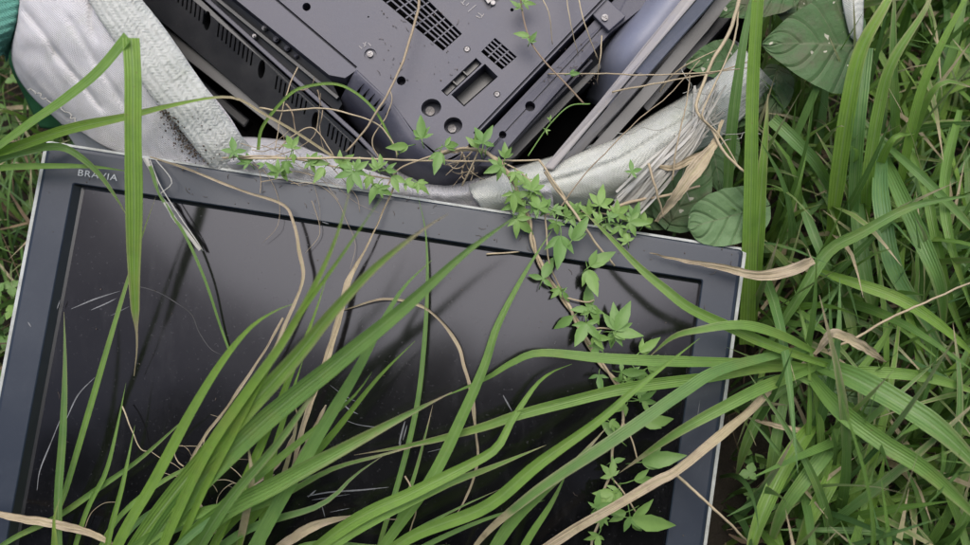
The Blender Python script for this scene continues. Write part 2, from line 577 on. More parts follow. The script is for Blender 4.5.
# silver side trim just outside the bezel, and the back shell
rings = [rr(-0.0005, -0.0005, XL + 0.0005, TVH, 0.006, -0.0065), rr(-0.0068, -0.0036, XL + 0.0058, TVH + 0.004, 0.007, -0.0075),
         rr(-0.0078, -0.0044, XL + 0.0066, TVH + 0.005, 0.007, -0.010), rr(-0.0078, -0.0044, XL + 0.0066, TVH + 0.005, 0.007, -0.022)]
m_, ids = loft(rings)
m_.build('side_trim', M['silver'], tv, smooth=False)
rings = [rr(-0.004, -0.004, XL + 0.004, TVH + 0.004, 0.007, -0.022), rr(0.01, 0.01, XL - 0.01, TVH - 0.01, 0.01, -0.045), rr(0.06, 0.06, XL - 0.06, TVH - 0.04, 0.02, -0.09)]
m_, ids = loft(rings)
m_.face(*reversed(ids[-1]))
m_.build('back_shell', M['black'], tv, smooth=False)

# lettering
cu = bpy.data.curves.new('txt', 'FONT'); cu.body = 'BRAVIA'; cu.size = 0.0145; cu.extrude = 0.0003; cu.space_character = 1.12
to = bpy.data.objects.new('txt', cu); COL.objects.link(to)
bpy.context.view_layer.update()
me = bpy.data.meshes.new_from_object(to.evaluated_get(bpy.context.evaluated_depsgraph_get()))
bpy.data.objects.remove(to)
p0 = U(77, 175.5, 0.0022); p1 = U(117, 181.0, 0.0022)
tx = (p1 - p0)
w_now = max(v.co.x for v in me.vertices)
sc = tx.length / w_now
tx.normalize(); ty = NRM.cross(tx)
for v in me.vertices:
    q = p0 + tx * (v.co.x * sc) + ty * (v.co.y * sc * 0.82) + NRM * v.co.z
    v.co = q - V(tv['_loc'])
me.materials.clear(); me.materials.append(M['lettering'])
lo = bpy.data.objects.new('lettering', me); COL.objects.link(lo); lo.parent = tv

# scratches and dried tide line on the screen
sm = MB()
def scratch(pts, w, mbx=sm, h=-0.0097):
    P = [U(x, y, h) for x, y in pts]
    ribbon(mbx, P, w * PX, n=max(4, len(pts) * 4), prof=prof_leaf, fold=0.0, nrm=NRM, na=1, tint=random.random())
s_ = MB(); scratch([(122, 283), (155, 291), (178, 304), (192, 315), (199, 332), (212, 350), (230, 357)], 1.0, s_); s_.build('tide_mark', M['tide'], scr)
for pts, w in [([(71, 309), (95, 299), (120, 291)], 1.3), ([(91, 310), (105, 304), (117, 298)], 1.1), ([(110, 316), (130, 306)], 0.5),
               ([(37, 490), (40, 470), (52, 440), (62, 415)], 1.2), ([(66, 420), (78, 395), (95, 377)], 1.3),
               ([(307, 496), (330, 492), (360, 490), (389, 487)], 1.6), ([(312, 500), (350, 494)], 0.8), ([(308, 497), (316, 490)], 1.5),
               ([(399, 444), (402, 432), (405, 421)], 2.0), ([(403, 440), (407, 425)], 1.2), ([(398, 452), (401, 441)], 1.4),
               ([(503, 395), (508, 404), (512, 411)], 1.5), ([(428, 452), (440, 449), (447, 447)], 0.8),
               ([(343, 404), (350, 410), (358, 414)], 1.3), ([(347, 400), (340, 405)], 1.6), ([(330, 385), (345, 396), (362, 404)], 0.6),
               ([(345, 420), (360, 425), (385, 428)], 0.7), ([(322, 506), (325, 517)], 1.0), ([(330, 512), (350, 508)], 0.7)]:
    s_ = MB(); scratch(pts, w, s_); s_.build('scratch', M['scratch'], scr)
for _ in range(0):
    x, y = random.uniform(70, 680), random.uniform(230, 540)
    if y < 190 + (x - 80) * 0.16: continue
    a = random.uniform(0, 6.28); l = random.uniform(1, 6)
    scratch([(x, y), (x + math.cos(a) * l, y + math.sin(a) * l)], random.uniform(0.5, 1.1))


# ------------------------------------------------------------------ bulk bag
bag = thing('bulk_bag', G(380, -60), 'torn white woven bulk bag, its rim folded around the scrapped sets behind the television', 'bag')


def dseg(x, y, pts):
    best = 1e9
    for (ax, ay), (bx, by) in zip(pts, pts[1:]):
        dx, dy = bx - ax, by - ay
        t = max(0, min(1, ((x - ax) * dx + (y - ay) * dy) / (dx * dx + dy * dy)))
        best = min(best, math.hypot(x - ax - dx * t, y - ay - dy * t))
    return best


CREASES = [([(23, 10), (45, 36), (54, 51), (66, 66), (83, 85), (100, 108)], 0.007, 2.6),
           ([(16, 64), (30, 82), (50, 104), (70, 120)], 0.006, 3.5),
           ([(92, -10), (92, 8), (90, 24), (98, 40)], 0.004, 3), ([(70, 20), (95, 60), (115, 92), (140, 125)], 0.004, 4),
           ([(128, 40), (150, 75), (175, 112), (195, 150)], 0.004, 3)]


def flap_disp(x, y, u, v):
    s = 0
    for pts, a, w in CREASES:
        d = dseg(x, y, pts)
        s -= a * math.exp(-(d / w) ** 2)
    s += 0.004 * noise.noise(V((x * 0.025, y * 0.02, 1))) + 0.0025 * noise.noise(V((x * 0.07 + y * 0.03, y * 0.03 - x * 0.03, 4)))
    s += 0.0007 * noise.noise(V((x * 0.3, y * 0.3, 9))) + 0.0012 * noise.noise(V(((x * 0.8 - y * 0.62) * 0.16, (x * 0.62 + y * 0.8) * 0.03, 9)))
    return s


sh = MB()
sheet(sh, [[(30, -170, -0.05), (17, 0, -0.03), (11, 55, -0.05), (26, 90, -0.07), (62, 125, -0.07)],
           [(40, -170, 0.0), (24, 5, 0.015), (20, 55, -0.01), (37, 88, -0.03), (80, 132, -0.045)],
           [(44, -170, 0.01), (55, 10, 0.035), (62, 60, 0.015), (80, 100, -0.005), (110, 150, -0.03)],
           [(48, -170, 0.01), (93, 15, 0.043), (115, 75, 0.025), (135, 115, 0.008), (155, 165, -0.02)],
           [(54, -170, 0.01), (120, 20, 0.045), (155, 80, 0.03), (182, 130, 0.01), (200, 180, -0.02)],
           [(62, -170, 0.0), (150, 15, 0.03), (196, 75, 0.02), (235, 125, 0.0), (262, 180, -0.03)]], 90, 90, flap_disp)
sh.build('side_panel', M['bag'], bag, solid=0.0015)

# the wide webbing band, its herringbone woven as real relief
wb = MB()
CL = [V(p) for p in ((22, -160, 0.02), (58, -100, 0.04), (92, -40, 0.052), (114, 0, 0.055), (140, 36, 0.048), (172, 82, 0.038), (203, 122, 0.024), (222, 147, 0.006), (240, 168, -0.028), (254, 188, -0.06))]
NV, NU = 420, 44
cc = cr(CL, NV)
ids = []
Lm = 0
for j, p in enumerate(cc):
    tg = (cc[min(j + 1, NV)] - cc[max(j - 1, 0)]); tg = V((tg.x, tg.y)).normalized()
    sd = V((-tg.y, tg.x))
    if sd.x < 0: sd = -sd
    hw = 23.5 + 1.5 * math.sin(j * 0.03)
    if j: Lm += (V((cc[j].x, cc[j].y)) - V((cc[j - 1].x, cc[j - 1].y))).length
    row = []
    for i in range(NU + 1):
        u = i / NU
        x = (u - 0.5) * 2
        tri = abs(((u * 3.5) % 1) - 0.5) * 2
        hgt = 0.0005 * math.sin(2 * math.pi * (Lm / 3.6 + tri * 1.5)) + 0.0005 * math.cos(2 * math.pi * u * 7)
        hgt += 0.0012 * noise.noise(V((p.x * 0.4 + x * 5, p.y * 0.4, 2))) + 0.004 * noise.noise(V((p.x * 0.05, x, 7)))
        if abs(x) > 0.93: hgt -= 0.004
        dip = -0.006 * abs(x) ** 3
        row.append(wb.add(U(p.x + sd.x * x * hw, p.y + sd.y * x * hw, p.z + 0.007 + hgt + dip), (u, j / NV)))
    ids.append(row)
for j in range(NV):
    for i in range(NU):
        wb.face(ids[j][i], ids[j + 1][i], ids[j + 1][i + 1], ids[j][i + 1])
wb.build('webbing_band', M['webbing'], bag, solid=0.003)

# crumpled lower rim behind the television's top edge
def rim_disp(x, y, u, v):
    return 0.012 * noise.noise(V((x * 0.035, y * 0.06, 3))) + 0.005 * noise.noise(V((x * 0.12, y * 0.12, 5))) + 0.0012 * noise.noise(V((x * 0.5, y * 0.5, 5)))


sh = MB()
sheet(sh, [[(222, 136, -0.05), (218, 146, -0.015), (206, 165, -0.01), (190, 190, -0.05)],
           [(266, 138, -0.09), (264, 147, -0.03), (258, 164, -0.01), (250, 196, -0.05)],
           [(318, 144, -0.12), (314, 157, -0.05), (310, 171, -0.015), (305, 200, -0.05)],
           [(372, 150, -0.13), (366, 168, -0.06), (362, 180, -0.02), (360, 208, -0.05)],
           [(424, 166, -0.14), (420, 182, -0.06), (418, 192, -0.025), (416, 215, -0.05)],
           [(462, 172, -0.13), (462, 184, -0.05), (464, 194, -0.02), (466, 222, -0.05)],
           [(500, 168, -0.12), (502, 180, -0.03), (506, 192, -0.005), (510, 226, -0.05)],
           [(545, 160, -0.10), (548, 176, -0.02), (552, 192, 0.0), (556, 232, -0.05)]], 120, 30, rim_disp)
sh.build('crumpled_rim', M['bag'], bag, solid=0.0015)


def roll_disp(x, y, u, v):
    s = 0.005 * noise.noise(V((x * 0.03, y * 0.03, 8))) + 0.0015 * noise.noise(V((x * 0.15, y * 0.15, 5)))
    s -= 0.006 * math.exp(-(dseg(x, y, [(535, 187), (575, 176), (620, 160), (660, 135), (700, 112)]) / 3.0) ** 2)
    s -= 0.005 * math.exp(-(dseg(x, y, [(505, 182), (540, 174), (573, 164), (600, 152)]) / 2.5) ** 2)
    return s


sh = MB()
sheet(sh, [[(468, 184, -0.05), (470, 190, -0.008), (474, 198, 0.0), (480, 206, -0.008), (486, 216, -0.03)],
           [(514, 168, -0.06), (518, 174, -0.010), (528, 184, 0.006), (537, 195, 0.0), (546, 206, -0.03)],
           [(562, 153, -0.08), (566, 158, -0.010), (573, 172, 0.012), (581, 190, 0.004), (588, 206, -0.03)],
           [(610, 138, -0.08), (614, 143, -0.008), (622, 158, 0.014), (631, 176, 0.004), (640, 192, -0.03)],
           [(652, 114, -0.09), (656, 119, -0.010), (665, 132, 0.012), (673, 146, 0.003), (684, 160, -0.04)],
           [(696, 86, -0.10), (700, 91, -0.015), (708, 104, 0.006), (716, 117, -0.002), (728, 132, -0.05)],
           [(735, 40, -0.12), (742, 46, -0.03), (752, 58, -0.01), (762, 70, -0.02), (775, 84, -0.06)]], 120, 36, roll_disp)
sh.build('rolled_hem', M['roll'], bag, solid=0.0015)

# bag body: walls and floor round the scrap
wl = MB()
rim = [(12, 50), (60, 122), (205, 168), (330, 186), (455, 206), (556, 214), (620, 190), (705, 118), (745, 60), (790, -60), (800, -260), (420, -330), (0, -260), (-10, -80)]
ra, rb_ = [], []
for i, (x, y) in enumerate(rim):
    p = U(x, y, -0.075)
    c = G(380, -60)
    g = V((p.x, p.y, 0.012))
    g = g + (V((c.x, c.y, 0.012)) - g) * -0.02
    ra.append(wl.add(p)); rb_.append(wl.add(g))
for i in range(len(rim)):
    j = (i + 1) % len(rim)
    wl.face(ra[i], rb_[i], rb_[j], ra[j])
wl.face(*rb_)
wl.build('bag_body', M['bag'], bag)

# frayed strands of the torn hem
fr = MB()
for i in range(46):
    o_ = random.gauss(0, 6.5)
    a = (622 + o_ * 0.8 + random.uniform(-8, 14), 214 + o_ * 0.6 + random.uniform(-16, 4))
    b = (694 + o_ * 0.7, 132 + o_ * 0.6 + random.uniform(-8, 8))
    e = (712 + random.uniform(-20, 14), 108 + random.uniform(-26, 16))
    mx_ = ((a[0] + b[0]) / 2 + random.uniform(-3, 3), (a[1] + b[1]) / 2 + random.uniform(-3, 3))
    P = hpts([a, mx_, b, e], (random.uniform(-0.01, 0.01), random.uniform(0.025, 0.04), random.uniform(-0.01, 0.03)))
    if i < 38: ribbon(fr, P, random.uniform(1.6, 4) * PX, n=14, prof=prof_straw, roll=random.uniform(-40, 40), tint=random.random(), base_dry=random.random() * 0.4, na=1, wob=0.8)
    else: fr.tube(cr(P, 14), random.uniform(0.0005, 0.0012), 4, (random.random(), random.random() * 0.6, 0))
for i in range(11):   # loose curls near the tear
    x, y = random.gauss(702, 14), random.gauss(112, 26)
    P = [V((x, y, random.uniform(0.0, 0.04)))]
    a = random.uniform(0, 6.28)
    for k in range(6):
        a += random.uniform(-0.9, 0.9)
        q = P[-1] + V((math.cos(a) * 9, math.sin(a) * 9 + 3, random.uniform(-0.01, 0.01))); q.z = max(-0.03, min(0.05, q.z)); P.append(q)
    fr.tube([U(*p) for p in cr(P, 16)], 0.0006, 4, (random.random(), random.random(), 0))
fr.build('frayed_edge', M['fray'], bag)

# seam stitching at the bag's left corner
st = MB()
P = cr([V((28, 88, 0.0)), V((50, 102, -0.01)), V((66, 112, 0.0)), V((78, 122, 0.0)), V((92, 124, 0.0))], 60)
st.tube([U(p.x + 1.6 * math.sin(i * 1.3), p.y + 1.6 * math.cos(i * 0.9), p.z) for i, p in enumerate(P)], 0.0008, 5)
st.build('loose_thread', M['fray'], bag)

# green strap and green tarp at the left
gs = thing('green_strap', U(0, 60, -0.12), 'teal green woven strap at the left edge of the picture beside the white bag', 'strap')
sh = MB()
sheet(sh, [[(-20, -200, -0.1), (-40, 0, -0.02), (-35, 60, -0.06)], [(14, -200, -0.08), (-4, 0, 0.0), (-10, 60, -0.04)],
           [(44, -200, -0.08), (19, 0, 0.0), (4, 55, -0.05)], [(48, -200, -0.1), (22, 0, -0.03), (7, 62, -0.09)]], 40, 120,
      lambda x, y, u, v: 0.0016 * math.sin(v * 190 + u * 8) + 0.003 * noise.noise(V((x * .05, y * .05, 0))))
sh.build('woven_band', M['green_cloth'], gs, solid=0.002)
gt = thing('green_tarp', U(55, 120, -0.15), 'dark green tarp scrap poking out below the left corner of the white bag', 'tarp')
sh = MB()
sheet(sh, [[(8, 40, -0.14), (10, 66, -0.13), (26, 100, -0.15), (40, 128, -0.17)], [(22, 50, -0.12), (26, 80, -0.11), (44, 106, -0.12), (58, 130, -0.15)],
           [(34, 70, -0.12), (46, 92, -0.12), (66, 112, -0.12), (78, 132, -0.15)], [(60, 90, -0.14), (76, 104, -0.14), (88, 118, -0.14), (98, 134, -0.16)]], 30, 30,
      lambda x, y, u, v: 0.01 * noise.noise(V((x * .06, y * .06, 2))))
sh.build('tarp_sheet', M['green_dark'], gt, solid=0.001)

# soil crumbs in the crease beside the webbing
cb = MB()
def crumb(mbx, p, s):
    b = bmesh.new(); bmesh.ops.create_icosphere(b, subdivisions=1, radius=s)
    k = len(mbx.v); rnd = random.random()
    for v in b.verts: mbx.add(p + v.co * (1 + 0.5 * noise.noise(v.co * 400 + p * 90)), (0, 0), (rnd, 0, rnd))
    for f in b.faces: mbx.face(*[k + v.index for v in f.verts])
    b.free()
for i in range(1100):
    t = random.random()
    x = 166 + 34 * t + random.gauss(0, 4.0 + 3 * t); y = 98 + 56 * t + random.gauss(0, 5)
    if random.random() < 0.12: x += random.uniform(-14, 30); y += random.uniform(-6, 14)
    crumb(cb, U(x, y, 0.034 - 0.03 * t + random.uniform(0, 0.006)), random.uniform(0.0005, 0.0017))
tag(cb.build('soil_crumbs', M['crumb']), 'dark soil crumbs caught in the crease beside the white webbing', 'soil', kind='stuff')

# ------------------------------------------------------------------ upturned television in the bag
ut = thing('upturned_television', U(420, 20, -0.2), 'grey plastic television lying face down in the bag, vented back panel uppermost', 'television')


def circ(mbx, cx, cy, r, h, depth, n=20, ry=None, rot=0):
    ry = ry or r
    poly = []
    for i in range(n):
        a = 2 * math.pi * i / n
        x, y = math.cos(a) * r, math.sin(a) * ry
        poly.append((cx + x * math.cos(rot) - y * math.sin(rot), cy + x * math.sin(rot) + y * math.cos(rot)))
    mbx.prism(poly, h, depth)


def strip_poly(a, b, w):
    d = V((b[0] - a[0], b[1] - a[1])).normalized(); s = V((-d.y, d.x)) * w / 2
    return [(a[0] + s.x, a[1] + s.y), (b[0] + s.x, b[1] + s.y), (b[0] - s.x, b[1] - s.y), (a[0] - s.x, a[1] - s.y)]


def quad_at(q, u, v):
    (a, b, c, d) = q
    x = (1 - u) * ((1 - v) * a[0] + v * d[0]) + u * ((1 - v) * b[0] + v * c[0])
    y = (1 - u) * ((1 - v) * a[1] + v * d[1]) + u * ((1 - v) * b[1] + v * c[1])
    return (x, y)


HP = 0.0
main = MB()
poly = [(88, -120), (329, 75), (345, 78), (357, 70), (395, 106), (420, 140), (446, 160), (462, 152), (480, 131), (604, 2), (722, -120)]
main.prism(poly, HP, 0.14)
panel = main.build('back_panel', M['shell'], ut, smooth=False)
panel['_loc'] = ut['_loc']
cut = MB()
EPS = 0.004
cut.prism(strip_poly((150, -108), (356, 67), 2.6), HP + EPS, 0.016)          # seam
cut.prism(strip_poly((474, 133), (700, -102), 2.4), HP + EPS, 0.012)         # side groove
GR1 = [(386, 0), (424, 0), (462, 34), (443, 50)]
GR1 = [(330, -44), (366, -62), (462, 33), (443, 50)]
GR2 = [(481, 51), (495, 37), (517, 56), (502, 69)]
for q_ in (GR1, GR2): cut.prism(q_, HP + EPS, 0.024)
cut.prism([(451, 94), (464, 106), (498, 76), (485, 63)], HP + EPS, 0.05)      # hand hold
cut.prism([(441, 90), (447, 95.5), (482, 63), (476, 57)], HP + EPS, 0.022)
circ(cut, 431, 107, 10.2, HP + EPS, 0.03, 28, 8.8, -0.3)
circ(cut, 453, 125, 9.4, HP + EPS, 0.03, 28, 8.4, -0.3)
for x, y, r in ((401, 80, 4.6), (306, 6, 4.2), (512, 9, 1.8), (368, 16, 0.9)): circ(cut, x, y, r, HP + EPS, 0.03, 16)
circ(cut, 370, 54, 6.2, HP + EPS, 0.0072, 24)
for x, y, r in ((467, 49, 3.6), (497, 94, 3.6), (550, -8, 3.4)): circ(cut, x, y, r, HP + EPS, 0.0075, 18)
cut.prism([(474, -10), (488, 10), (508, -8), (495, -28)], HP + EPS, 0.014)
bake_bool(panel, cut)


def grille(q, rows, cells, h, name='vent_grille'):
    g = MB()
    for i in range(1, rows):
        a, b = quad_at(q, 0.0, i / rows), quad_at(q, 1.0, i / rows)
        g.prism(strip_poly(a, b, 1.5), h, 0.004)
    for j in range(1, cells):
        a, b = quad_at(q, j / cells, 0.0), quad_at(q, j / cells, 1.0)
        g.prism(strip_poly(a, b, 1.3), h - 0.0007, 0.0033)
    return g.build(name, M['shell'], ut, smooth=False)


q1 = [GR1[0], GR1[3], GR1[2], GR1[1]]
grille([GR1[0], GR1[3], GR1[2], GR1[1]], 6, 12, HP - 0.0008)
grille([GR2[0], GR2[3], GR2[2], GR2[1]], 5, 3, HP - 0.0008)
# black sheets: shade of the vent floors put into the colour
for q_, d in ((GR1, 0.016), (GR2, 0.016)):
    l_ = MB(); l_.prism(q_, HP - d, 0.003); l_.build('vent_shade', M['void'], ut, smooth=False)
l_ = MB(); l_.prism([(452, 94), (464, 105), (497, 76), (485, 64)], HP - 0.038, 0.004); l_.build('hand_hold', M['lip'], ut, smooth=False)
l_ = MB()
l_.prism([(441.5, 90), (447, 95), (481.5, 63), (476, 57.5)], HP - 0.014, 0.003)
for t in (0.3, 0.6):
    l_.prism(strip_poly((441.5 + 34.5 * t, 90 - 32.5 * t), (447 + 34.5 * t, 95 - 32.5 * t), 1.2), HP - 0.004, 0.0095)
l_.build('slot_insert', M['lip'], ut, smooth=False)


def screw(x, y, h, r=2.6):
    s = MB()
    circ(s, x, y, r, h, 0.003, 14)
    o = s.build('screw', M['steel'], ut, smooth=False)
    o['_loc'] = ut['_loc']
    c = MB()
    for a in (0.5, 2.07):
        c.prism(strip_poly((x - math.cos(a) * r * 0.7, y - math.sin(a) * r * 0.7), (x + math.cos(a) * r * 0.7, y + math.sin(a) * r * 0.7), r * 0.3), h + 0.002, 0.0032)
    bake_bool(o, c)


for a in ((370, 54, 0.001, 3.0), (467, 49, -0.001, 2.4), (497, 94, -0.001, 2.4), (430, 111, -0.022, 4.6), (452, 128.5, -0.022, 4.2), (550, -8, -0.001, 2.4)):
    screw(*a)

# silver socket in the upper right of the panel
s_ = MB()
s_.prism([(480, -8), (488, 4), (499, -6), (491, -20)], HP - 0.004, 0.005)
s_.prism([(489, -9), (494, -2), (501, -8), (496, -16)], HP - 0.001, 0.008)
circ(s_, 493, 2.6, 2.6, HP + 0.004, 0.012, 14)
s_.build('socket', M['steel'], ut, smooth=False, bevel=0.0006)
# moulded marks beside it: short raised strokes
s_ = MB()
for a, b in (((468, 12), (476, 5)), ((461, 2), (464, 5)), ((465, 0), (462, 4)), ((466, 6), (469, 3)), ((476, 16), (480, 18)), ((478, 13), (482, 16)), ((481, 18), (484, 14)),
             ((363, 43), (366, 46)), ((366, 42), (364, 47)), ((368, 43), (371, 46)), ((359, 46), (362, 49))):
    s_ = MB(); s_.prism(strip_poly(a, b, 0.8), HP + 0.0009, 0.003); s_.build('moulded_mark', M['rim'], ut, smooth=False)

# rounded near cheek of the shell with slits
ck = MB()
top_l = [(340, 80), (357, 70), (395, 106), (420, 140), (446, 160), (462, 152), (480, 131)]
sheet(ck, [[(x, y, HP - 0.0015) for x, y in ((357, 70), (376, 88), (395, 106), (420, 140), (446, 160), (466, 150))],
           [(x, y, HP - 0.006) for x, y in ((353, 76), (371, 95), (389, 115), (412, 148), (446, 169), (474, 152))],
           [(x, y, HP - 0.028) for x, y in ((346, 90), (363, 109), (380, 128), (405, 158), (444, 178), (482, 160))],
           [(x, y, HP - 0.085) for x, y in ((339, 105), (356, 124), (374, 143), (400, 170), (442, 192), (486, 172))],
           [(x, y, HP - 0.16) for x, y in ((342, 108), (358, 127), (376, 146), (402, 172), (442, 194), (486, 174))]], 24, 40)
ck.build('rounded_cheek', M['shell'], ut, solid=0.003)
for k in range(6):
    s_ = MB()
    a = V((357.5 + k * 5.4, 92 + k * 5.0)); 
    P = [U(a.x + dx, a.y + dy, hh) for dx, dy, hh in ((7, -8, -0.0015), (3.5, -4, -0.003), (0, 2, -0.014), (-3, 9, -0.03))]
    ribbon(s_, P, 2.8 * PX, n=8, prof=lambda v: max(0.1, min(1, v * 2.4)), fold=0, na=1)
    for i_, v_ in enumerate(s_.v): s_.v[i_] = v_ + NRM * 0.0022
    s_.build('slit', M['void'], ut)

# socket channel along the left side of the shell
s_ = MB()
s_.prism([(60, -120), (204, 0), (337, 112), (342, 104), (330, 78), (237, 2), (88, -120)], -0.04, 0.05, hs=[-0.05, -0.05, -0.05, -0.045, -0.04, -0.04, -0.04])
s_.build('socket_channel', M['black'], ut, smooth=False)
for x, y, r, hh in ((264, 28, 2.6, -0.034), (276, 39, 3.2, -0.035), (287, 48, 3.0, -0.035), (296, 56, 2.2, -0.037), (254, 36, 2.2, -0.038)):
    s_ = MB(); 
    circ(s_, x, y, r, hh, 0.03, 14); circ(s_, x - 0.3, y - 0.3, r * 0.5, hh + 0.004, 0.008, 10)
    s_.build('plug_socket', M['steel'] if x in (264, 254) else M['shell'], ut, smooth=False, bevel=0.0006)
# stepped side wall ledge inside the channel
s_ = MB(); s_.prism(strip_poly((216, -2), (338, 98), 4), -0.034, 0.02); s_.build('channel_ledge', M['black'], ut, smooth=False, bevel=0.0008)

# black vented lower casing
cas = MB()
cpoly = [(65, -110), (202, 1), (357, 141), (392, 178), (352, 186), (299, 140), (158, 18), (40, -84)]
cas.prism(cpoly, -0.05, 0.05, hs=[-0.045, -0.045, -0.045, -0.05, -0.075, -0.075, -0.075, -0.075])
caso = cas.build('lower_casing', M['black'], ut, smooth=False); caso['_loc'] = ut['_loc']
cut = MB()
for x, y in ((203, 16), (258, 65), (312, 117), (148, -33)): circ(cut, x, y, 3.9, -0.03, 0.06, 20, 8.6, 0.25)
for (x0, y0, nn_) in ((214.5, 25, 9), (273, 78, 8), (326, 126, 7), (166, -17, 9)):
    for k in range(nn_):
        x, y = x0 + k * 4.2, y0 + k * 3.65
        cut.prism(strip_poly((x + 1.8, y - 5.5), (x - 1.8, y + 6.5), 1.9), -0.03, 0.06)
bake_bool(caso, cut)
s_ = MB(); s_.prism(strip_poly((65, -116), (202, -1), 3.2) , -0.036, 0.02); s_.v.clear(); s_.f.clear(); s_.uv.clear(); s_.t.clear()
s_.prism([(64, -113), (203, -1), (358, 139), (394, 176), (396, 172), (361, 136), (206, -4), (68, -116)], -0.038, 0.02)
s_.build('casing_ridge', M['shell'], ut, smooth=False, bevel=0.001)
s_ = MB(); s_.prism([(36, -84), (162, 22), (275, 110), (352, 176), (354, 173), (278, 106.5), (164.5, 19), (40, -86)], -0.078, 0.02)
s_.build('front_frame_edge', M['rim'], ut, smooth=False, bevel=0.001)
s_ = MB(); s_.prism([(20, -70), (150, 30), (262, 118), (340, 182), (352, 176), (275, 110), (162, 22), (36, -84)], -0.095, 0.03)
s_.build('front_frame', M['lip'], ut, smooth=False)

# added black plate and ribs, stand in for the dark gaps in the bag
sc_ = thing('gap_shade', U(420, 20, -0.3), 'added black plate standing in for the dark gaps in the bag below the upturned television', 'shade plate')
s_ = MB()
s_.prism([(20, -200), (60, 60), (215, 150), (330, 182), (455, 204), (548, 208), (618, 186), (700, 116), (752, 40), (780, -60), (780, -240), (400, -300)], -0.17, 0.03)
s_.build('shade_plate', M['void'], sc_, smooth=False, bevel=0.004)
s_ = MB(); s_.prism([(590, 130), (700, 20), (712, 34), (604, 144)], -0.15, 0.03); s_.build('shade_rib', M['black'], sc_, smooth=False, bevel=0.003)
s_ = MB(); s_.prism([(150, 36), (250, 120), (244, 128), (146, 44)], -0.15, 0.03); s_.build('shade_rib', M['black'], sc_, smooth=False, bevel=0.003)

# right-hand rail with two holes
rl = MB()
rl.prism([(470, 152), (486, 135), (607, 7.5), (640, -26), (660, -6), (610, 33), (508, 147), (492, 166), (478, 166)], -0.010, 0.03, hs=[-.012, -.012, -.012, -.012, -.016, -.016, -.016, -.03, -.03])
rlo = rl.build('side_rail', M['shell'], ut, smooth=False); rlo['_loc'] = ut['_loc']
cut = MB()
circ(cut, 531, 102, 5.2, 0.01, 0.05, 20); circ(cut, 503, 131, 3.9, 0.01, 0.05, 18)
cut.prism(strip_poly((478, 158), (620, 5), 1.6), 0.01, 0.028)
bake_bool(rlo, cut)
s_ = MB(); s_.prism([(486, 172), (508, 147), (610, 34), (640, 4), (650, 14), (598, 72), (516, 156), (496, 178)], -0.055, 0.05, hs=[-.06, -.045, -.045, -.045, -.06, -.06, -.06, -.07])
s_.build('side_wall', M['black'], ut, smooth=False, bevel=0.001)
s_ = MB(); s_.prism(strip_poly((515, 140), (592, 60), 2.2), -0.036, 0.02); s_.build('side_strip', M['shell'], ut, smooth=False)
s_ = MB(); s_.prism([(591, 13), (609, 31), (626, 16), (606, -2)], -0.004, 0.012); s_.build('corner_bracket', M['shell'], ut, smooth=False, bevel=0.001)
screw(605, 17.5, -0.0005, 3.3)

# ------------------------------------------------------------------ second set standing on its edge
m2 = thing('monitor', U(640, 60, -0.25), 'slim silver rimmed monitor standing on its edge in the bag at right', 'monitor')
s_ = MB()
s_.prism([(543, 168), (597, 104), (645, 44), (686, -6), (748, -82), (757, -77), (696, 0), (653, 50), (605, 108), (553, 170)], 0.03, 0.016, hs=[.008, .016, .028, .036, .05, .052, .04, .032, .02, .01])
s_.build('top_rim', M['rim'], m2, smooth=False, bevel=0.0022)
s_ = MB()
s_.prism([(553, 171), (607, 108), (632, 77), (641, 72), (648, 77), (621, 108), (574, 160)], 0.0, 0.03, hs=[0.0, .010, .016, .018, .006, -.006, -.016])
s_.build('grey_frame', M['rim'], m2, smooth=False, bevel=0.0012)
s_ = MB()
s_.prism([(634, 73), (654, 49), (697, 0), (757, -76), (770, -66), (706, 9), (647, 76)], 0.02, 0.03, hs=[0.018, .026, .034, .046, .03, .018, .006])
s_.build('blue_frame', M['blue_rim'], m2, smooth=False, bevel=0.0012)
s_ = MB()
s_.prism([(572, 168), (640, 92), (700, 20), (762, -60), (772, -50), (708, 30), (648, 100), (580, 176)], -0.03, 0.30)
s_.build('screen', M['lip'], m2, smooth=False)
s_ = MB()
s_.prism([(640, 104), (700, 40), (740, -10), (780, -60), (792, -50), (742, 6), (704, 48), (648, 112)], -0.06, 0.2)
s_.build('stand_frame', M['black'], m2, smooth=False, bevel=0.001)
s_ = MB()
sheet(s_, [[(676, -60, -0.02), (642, 0, -0.03), (603, 50, -0.05), (585, 100, -0.16)],
           [(690, -50, 0.02), (652, 6, 0.01), (612, 56, -0.02), (592, 104, -0.14)],
           [(706, -44, 0.036), (662, 12, 0.022), (622, 62, -0.005), (600, 106, -0.10)],
           [(726, -36, 0.03), (676, 16, 0.02), (638, 64, 0.0), (608, 108, -0.06)]], 16, 30)
s_.build('back_shell', M['blue_rim'], m2, solid=0.003)

# ------------------------------------------------------------------ vegetation
def clump(px, py, h, label, group=None, name='grass_clump', cat='grass'):
    return thing(name, U(px, py, h), label, cat, group)


def blade(par, pts, w, h=(0.0, 0.1, 0.1), tint=0.6, dry=None, roll=0, fold=0.38, mat='grass', prof=prof_blade, name='blade', twist=0, base_dry=0.0, n=None, wob=0.25, lab=None):
    m_ = MB()
    P = hpts(pts, h)
    mid = P[len(P) // 2]
    w = w * 0.64 * (mid - CAM).length / DIST
    tint = min(1, max(0, tint + random.uniform(-0.15, 0.15)))
    if dry is None and prof is prof_blade and random.random() < 0.5: dry = random.uniform(0.86, 0.97)
    ribbon(m_, P, w * PX, n=n or max(14, len(pts) * 5), prof=prof, roll=roll, fold=fold, tint=tint, dry=dry, base_dry=base_dry, twist=twist, wob=wob)
    o = m_.build(name, M[mat], par)
    if lab: o['label'] = lab
    return o


